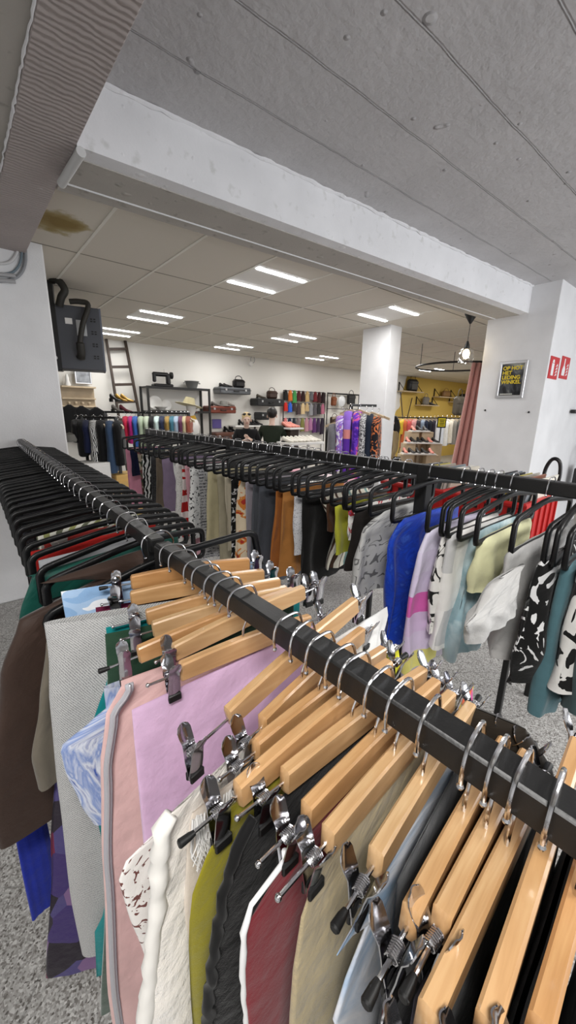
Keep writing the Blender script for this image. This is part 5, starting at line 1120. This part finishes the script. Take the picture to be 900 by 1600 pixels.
# ---- right hand shop: yellow wall
def bracket_shelf(px0, px1, py, lb):
    a, b = wx(px0, py, .2), wx(px1, py, .2); t = thing('bracket_shelf', lb, 'shelf', ((a.x + b.x) / 2, YB, a.z)); w_ = b.x - a.x
    MB().box((0, -.15, 0), (w_, .3, .03)).build('shelf_board', M_oak, t)
    for s in (-1, 1): m = MB().tube([(s * w_ * .44, -.28, .0), (s * w_ * .44, -.02, .3)], .012, 6); m.box((s * w_ * .44, -.015, .15), (.03, .03, .34)); m.build('bracket', M_iron, t)
    return a, b
for i, (p0, p1, py, lb) in enumerate(((628, 659, 611, 'bracket shelf with a black rucksack high on the yellow wall'), (655, 683, 633, 'bracket shelf with a handbag and shoes on the yellow wall'), (683, 712, 620, 'bracket shelf with a tan bag on the yellow wall'), (707, 732, 628, 'bracket shelf half hidden by the pink curtain'))):
    a, b = bracket_shelf(p0, p1, py, lb); x_ = (a.x + b.x) / 2; z_ = a.z + .015
    if i == 0: handbag((x_ + .05, YB - .16, z_), 0, M_bleather, 'black rucksack on the highest shelf of the yellow wall', .5, .42, .22)
    if i == 1: handbag((x_ - .15, YB - .16, z_), 0, mat('grey_leather', ''), 'grey handbag with a tall handle on the yellow wall', .34, .3, .14); shoe((x_ + .25, YB - .16, z_), -1, M_bleather, 'black boot beside the grey handbag', None, .06, .3); shoe((x_ + .42, YB - .16, z_), -.8, mat('grey_suede', ''), 'grey boot at the end of the handbag shelf', None, .05, .3)
    if i == 2: handbag((x_, YB - .16, z_), 0, mat('tan_leather', '#8a6844', .5), 'tan bag on the shelf of the yellow wall', .5, .24, .16)
    if i == 3: handbag((x_ + .25, YB - .16, z_), 0, M_bleather, 'rounded black bag next to the pink curtain', .4, .34, .2); shoe((x_ - .2, YB - .16, z_), -1, mat('olive_leather', ''), 'brown shoe beside the rounded black bag', None, .05, .28)
dR = 10.4
bg_rack('clothes_rack', 'long clothes rack of shirts below the yellow wall', (614, 651), (730, 651), dR, (.02, .34, .64, .99), 'black clothes racks')
SH = [(620, 690, '#e8e4dc', 'cream'), (628, 678, '#d9b93c', 'yellow'), (634, 700, '#c9683a', 'terracotta'), (641, 702, '#cf5a58', 'coral red'), (648, 690, '#d89a98', 'salmon'), (655, 676, '#3a3034', 'dark brown'), (661, 674, '#8a98ac', 'grey blue'), (667, 690, '#1c2338', 'dark navy'), (673, 690, '#1a1c28', 'black navy'), (679, 688, '#2a2430', 'aubergine'),
      (685, 696, '#e9e9ec', 'crisp white'), (692, 697, '#dfe3ea', 'bluish white'), (699, 696, '#ecebe6', 'soft white'), (706, 692, '#e4dccb', 'ivory'), (712, 694, '#8c877e', 'stone grey'), (718, 694, '#565450', 'dark stone')]
for px, b, c_, nm in SH: garment('shirt', nm + ' shirt on the long rack below the yellow wall', 'shirt', px, 655, b, dR, F('sh_' + c_[1:], 'plain', (c_,)), .15, .22, group='shirts below the yellow wall'); bare_hanger(px, 651, dR, 'wooden hanger on the long rack below the yellow wall', M_oak, 'wooden hangers below the yellow wall')
c = at(715, 649, 10.6); handbag(c, 0, mat('olive_leather', ''), 'olive rucksack standing on the end of the long shirt rack', .4, .5, .2)
# yellow card stand
c = at(690, 660, 9.4); t = thing('sign_stand', 'black floor stand with a small yellow price card', 'sign', (c.x, c.y, 0))
MB().tube([(0, 0, .02), (0, 0, c.z - .1)], .014, 8).build('pole', M_black, t); MB().lathe([(.18, 0), (.18, .015), (.02, .03), (0, .03)], (0, 0, 0), 18).build('foot', M_black, t)
rz = Matrix.Rotation(math.radians(-41), 4, 'Z'); MB().box((0, 0, c.z), (.22, .02, .26), .003, rz).build('card_frame', M_black, t); MB().box((-.008, -.009, c.z), (.17, .012, .2), 0, rz).build('card', mat('card_yellow', '#e6d321', .5), t)
mm = MB()
for k in range(4): mm.box((-.012, -.014, c.z + .06 - .04 * k), (.12 - .02 * (k % 2), .012, .014), 0, rz)
mm.build('printed_lines', M_bleather, t)
# low shoe racks
for r, (pa, pb, d, lb) in enumerate((((641, 672), (669, 672), 9.6, 'small white shoe shelf on a carton, top tier'), ((633, 690), (684, 694), 9.4, 'white shoe shelf of black shoes, middle tier'), ((628, 707), (678, 712), 9.1, 'lowest white shoe shelf by the floor stand'))):
    a, b = at(*pa, d), at(*pb, d); b.z = a.z; n = Vector((b.x - a.x, b.y - a.y, 0)); L_ = n.length; yaw = math.atan2(n.y, n.x)
    t = thing('shoe_shelf', lb, 'shelf', ((a.x + b.x) / 2, (a.y + b.y) / 2, 0), (0, 0, yaw)); MB().box((0, 0, a.z - .02), (L_, .32, .03)).build('shelf_board', M_white, t)
    for s in (-1, 1): MB().box((s * L_ * .4, 0, (a.z - .035) / 2), (.28, .28, a.z - .035)).build('carton', M_oak, t)
    k_ = int(L_ / .13)
    for k in range(k_):
        p = a.lerp(b, (k + .5) / k_); shoe((p.x, p.y, a.z - .005), yaw - 1.5 + .3 * (k % 2), M_bleather if k % 4 else mat('salmon_leather', ''), ('black shoe' if k % 4 else 'salmon shoe') + ' on the ' + lb, ('black shoes' if k % 4 else 'salmon shoes') + ' on shelf ' + ('one', 'two', 'three')[r], .04, .27)
# poles leaning on the yellow wall
for p0, p1, lb in (((626, 613), (629, 650), 'dark ski pole leaning on the yellow wall, more upright'), ((644, 622), (637, 650), 'dark ski pole leaning on the yellow wall, tilted the other way')):
    a, b = wx(*p0, .05), wx(*p1, .25); b = a + (b - a) * ((a.z - .02) / (a.z - b.z)); tag(MB().tube([a, b], .018, 8).build('ski_pole', M_dwood), lb, 'ski pole')
# crates, bench, cap at the far end
c = at(201, 745, 5.3); t = thing('wooden_crate', 'pale wooden crate with two drawers standing behind the rack of dark dresses', 'crate', (c.x, c.y, 0)); MB().box((0, 0, .45), (.42, .34, .9), .006).build('carcass', mat('honey_pine', '#d2a95f', .5, var=.1), t)
for z_ in (.25, .65): MB().box((0, -.172, z_), (.38, .02, .34), .004).build('drawer_front', mat('honey_pine', ''), t)
c = at(205, 776, 4.3); t = thing('bench', 'low dark brown bench behind the plastic hangers', 'bench', (c.x, c.y, 0)); MB().box((0, 0, c.z - .03), (.5, .32, .05), .006).build('seat', M_dwood, t)
for s in (-1, 1): MB().box((s * .2, 0, (c.z - .05) / 2), (.05, .3, c.z - .055)).build('leg', M_dwood, t)
q = Vector((c.x, c.y, c.z - .004)); t = thing('cap', 'black flat cap lying on the low brown bench', 'cap', q); MB().lathe([(.09, 0), (.10, .03), (.08, .08), (0, .1)], (0, 0, 0), 20).build('crown', M_bleather, t); MB().prism([(-.08, 0), (.08, 0), (.06, .008), (-.06, .008)], .12, Matrix.Translation((-.05, -.09, 0))).build('peak', M_bleather, t)
c = at(150, 725, 4.9); t = thing('white_cabinet', 'white cabinet standing under the rack of dark dresses', 'cabinet', (c.x - .15, c.y + .1, 0)); MB().box((0, 0, .54), (.6, .35, 1.08), .005).build('carcass', M_white, t)
for s in (-1, 1): m = MB().box((s * .148, -.18, .54), (.285, .018, 1.0), .003).build('door', M_white, t); MB().tube([(s * .03, -.2, .5), (s * .03, -.2, .62)], .007, 6).build('handle', M_chrome, m)
c = at(110, 690, 4.9); tag(MB().lathe([(.09, 0), (.1, .03), (.085, .09), (0, .12)], c, 20).build('cap', mat('grey_felt', '')), 'grey knitted cap hanging beside the white pillar', 'cap')
# shoes on the ladder
for i, (px, py, m, lb) in enumerate(((182, 628, M_bleather, 'black strappy shoe on a ladder rung'), (191, 628, M_gold, 'gold heeled shoe in the middle of a ladder rung'), (199, 628, M_gold, 'gold heeled shoe at the end of a ladder rung'), (185, 645, mat('grey_suede', ''), 'grey shoe low on the ladder'), (197, 645, mat('wine_leather', '#5a1d28', .5), 'wine red shoe low on the ladder'))):
    c = at(px, py, 6.7); shoe(c, -.9, m, lb, 'shoes on the ladder', .06, .24)

# ---- people
def skin(name, J, E_, m, parent, sub=1):
    """J: {joint: (x, y, z, r)}; one continuous tapered surface"""
    ks = list(J); me = bpy.data.meshes.new(name); me.from_pydata([J[k][:3] for k in ks], [(ks.index(a), ks.index(b)) for a, b in E_], [])
    o = bpy.data.objects.new(name, me); COL.objects.link(o); o.parent = parent; me.materials.append(m)
    o.modifiers.new('skin', 'SKIN').use_smooth_shade = True
    for i, k in enumerate(ks):
        r = J[k][3]; r = r if isinstance(r, tuple) else (r, r); me.skin_vertices[0].data[i].radius = r
        me.skin_vertices[0].data[i].use_root = (i == 0)
    s = o.modifiers.new('smooth', 'SUBSURF'); s.levels = sub; s.render_levels = sub + 1; return o
def hand(J, E_, w, f, side, tag_):
    """five unequal fingers and a thumb leaving the side of the palm; w wrist joint name, f unit direction of the hand, side across it"""
    p = Vector(J[w][:3]); f = Vector(f).normalized(); s = Vector(side).normalized(); n = f.cross(s)
    J[tag_ + 'p'] = (*(p + f * .055), .026); E_.append((w, tag_ + 'p'))
    for k, (o, l) in enumerate(((-.027, .062), (-.009, .072), (.009, .068), (.026, .052))):
        a = p + f * .088 + s * o; b = a + (f * .8 + n * .4).normalized() * l * .55; c = b + (f * .5 + n * .8).normalized() * l * .5
        for q, v, r in ((1, a, .010), (2, b, .009), (3, c, .0075)): J[tag_ + 'f%d%d' % (k, q)] = (*v, r)
        E_ += [(tag_ + 'p', tag_ + 'f%d1' % k), (tag_ + 'f%d1' % k, tag_ + 'f%d2' % k), (tag_ + 'f%d2' % k, tag_ + 'f%d3' % k)]
    a = p + f * .035 - s * .036; b = a + (f * .7 - s * .6 + n * .3).normalized() * .045
    J[tag_ + 't1'] = (*a, .012); J[tag_ + 't2'] = (*b, .009); E_ += [(tag_ + 'p', tag_ + 't1'), (tag_ + 't1', tag_ + 't2')]
M_skin = mat('skin', '#dfbfae', .5); M_blond = mat('blond_hair', '#d3b98a', .5); M_dhair = mat('black_hair', '#15110f', .45)
def person(label, O, yaw, h, pose, top, top_m, leg_m, hair_m, hair='bun'):
    t = thing('person', label, 'person', O, (0, 0, yaw)); t.scale = (h / 1.7,) * 3
    hd = 1.50; tiltx = pose.get('nod', .0)
    J = {'pel': (0, 0, .93, (.15, .11)), 'waist': (0, .0, 1.08, (.125, .095)), 'chest': (0, .0, 1.27, (.15, .105)), 'neckb': (0, -.01, 1.43, .06), 'neck': (0, .005, 1.49, .048), 'jaw': (0, .03 + tiltx * .05, 1.56, (.058, .066)), 'head': (0, .02 + tiltx * .06, 1.62, (.074, .09)), 'crown': (0, .01 + tiltx * .05, 1.68, (.055, .065))}
    E_ = [('pel', 'waist'), ('waist', 'chest'), ('chest', 'neckb'), ('neckb', 'neck'), ('neck', 'jaw'), ('jaw', 'head'), ('head', 'crown')]
    for s, S in ((-1, 'l'), (1, 'r')):
        sh = (s * .175, -.01, 1.39); el, wr = pose[S]
        J[S + 'sh'] = (*sh, .052); J[S + 'el'] = (*el, .038); J[S + 'wr'] = (*wr, .026); E_ += [('chest', S + 'sh'), (S + 'sh', S + 'el'), (S + 'el', S + 'wr')]
        d = Vector(wr) - Vector(el); hand(J, E_, S + 'wr', d, Vector((s, .2, .3)) - d.normalized() * Vector((s, .2, .3)).dot(d.normalized()), S)
        J[S + 'hip'] = (s * .095, 0, .86, .082); J[S + 'kn'] = (s * .10, .015, .48, .055); J[S + 'an'] = (s * .10, -.02, .08, .036); J[S + 'to'] = (s * .11, .11, .03, .03)
        E_ += [('pel', S + 'hip'), (S + 'hip', S + 'kn'), (S + 'kn', S + 'an'), (S + 'an', S + 'to')]
    skin('body', J, E_, M_skin, t)
    k = {n: J[n] for n in ('pel', 'waist', 'chest', 'neckb')}; k = {n: (v[0], v[1], v[2], tuple(q + .022 for q in v[3]) if isinstance(v[3], tuple) else v[3] + .02) for n, v in k.items()}
    e = [('pel', 'waist'), ('waist', 'chest'), ('chest', 'neckb')]
    if top != 'low': k['roll'] = (0, .0, 1.485, .066); e.append(('neckb', 'roll'))
    for S in 'lr':
        el = Vector(J[S + 'el'][:3]); wr = Vector(J[S + 'wr'][:3]); q = el.lerp(wr, .92)
        k[S + 'sh'] = (*J[S + 'sh'][:3], .070); k[S + 'el'] = (*el, .054); k[S + 'wr'] = (*q, .042); e += [('chest', S + 'sh'), (S + 'sh', S + 'el'), (S + 'el', S + 'wr')]
    skin('sweater', k, e, top_m, t)
    k = {'pel': (0, 0, .95, (.16, .122))}; e = []
    for S in 'lr': k[S + 'hip'] = (*J[S + 'hip'][:3], .098); k[S + 'kn'] = (*J[S + 'kn'][:3], .074); k[S + 'an'] = (J[S + 'an'][0], J[S + 'an'][1], .11, .058); e += [('pel', S + 'hip'), (S + 'hip', S + 'kn'), (S + 'kn', S + 'an')]
    skin('trousers', k, e, leg_m, t)
    hy = .0 + tiltx * .05
    for s, nm in ((-1, 'shoe'), (1, 'shoe')): MB().box((s * .105, .05, .035), (.09, .27, .07), .03).build('shoe', M_bleather, t)
    if hair == 'bun':
        m = MB().ball((0, hy - .012, 1.665), (.084, .10, .085), 18); m.v = [p for p in m.v]; m.ball((0, hy - .115, 1.66), .045, 12); m.build('hair', hair_m, t)
    elif hair == 'short': MB().ball((0, hy - .012, 1.665), (.094, .112, .10), 18).build('hair', hair_m, t)
    else: m = MB().ball((0, hy - .015, 1.66), (.09, .108, .095), 18); m.tube([(0, hy - .05, 1.66), (0, hy - .085, 1.5), (0, hy - .09, 1.3)], [.085, .095, .06], 14); m.build('hair', hair_m, t)
    fy = hy + .105
    for s in (-1, 1):
        MB().ball((s * .032, fy - .008, 1.615), (.013, .008, .007), 8).build('eye', M_bleather, t); MB().ball((s * .083, hy + .01, 1.60), (.012, .022, .032), 8).build('ear', M_skin, t)
    MB().ball((0, fy + .012, 1.588), (.013, .018, .022), 10).build('nose', M_skin, t); MB().ball((0, fy - .005, 1.553), (.022, .008, .007), 10).build('mouth', mat('lip_rose', '#b0665e', .5), t)
    return t
def stand(px, py, d): c = at(px, py, d); return Vector((c.x, c.y, 0))
wo = stand(385, 664, 7.0)
pw = person('person in a black turtleneck with blond hair and sunglasses pushed up, hands together', wo, math.radians(150), 1.68, {'nod': 1.0, 'l': ((-.24, .06, 1.15), (-.05, .24, 1.27)), 'r': ((.24, .06, 1.15), (.05, .24, 1.25))}, 'roll', F('black_knit', 'plain', ('#0e0e10',)), F('soft_black', 'plain'), M_blond)
m = MB()
for s in (-1, 1): m.ball((s * .038, .115, 1.705), (.033, .012, .024), 12)
m.tube([(-.08, .02, 1.70), (-.075, .11, 1.71), (.075, .11, 1.71), (.08, .02, 1.70)], .005, 6); m.build('sunglasses', M_bleather, pw)
mo = stand(425, 652, 7.1)
person('person in a dark green sweater with short black hair, back turned', mo, math.radians(-40), 1.76, {'l': ((-.27, .04, 1.12), (-.22, .22, 1.05)), 'r': ((.27, .04, 1.12), (.22, .22, 1.05))}, 'low', F('bottle_sweater', 'plain', ('#232c20',)), F('soft_black', 'plain'), M_dhair, 'short')
po = stand(613, 660, 7.6)
person('person in a beige coat with long black hair, half hidden by the middle pillar', po, math.radians(60), 1.66, {'l': ((-.25, .0, 1.1), (-.24, .1, .88)), 'r': ((.25, .0, 1.1), (.24, .1, .88))}, 'low', F('beige_coat', 'plain', ('#a8946f',)), F('soft_black', 'plain'), M_dhair, 'long')
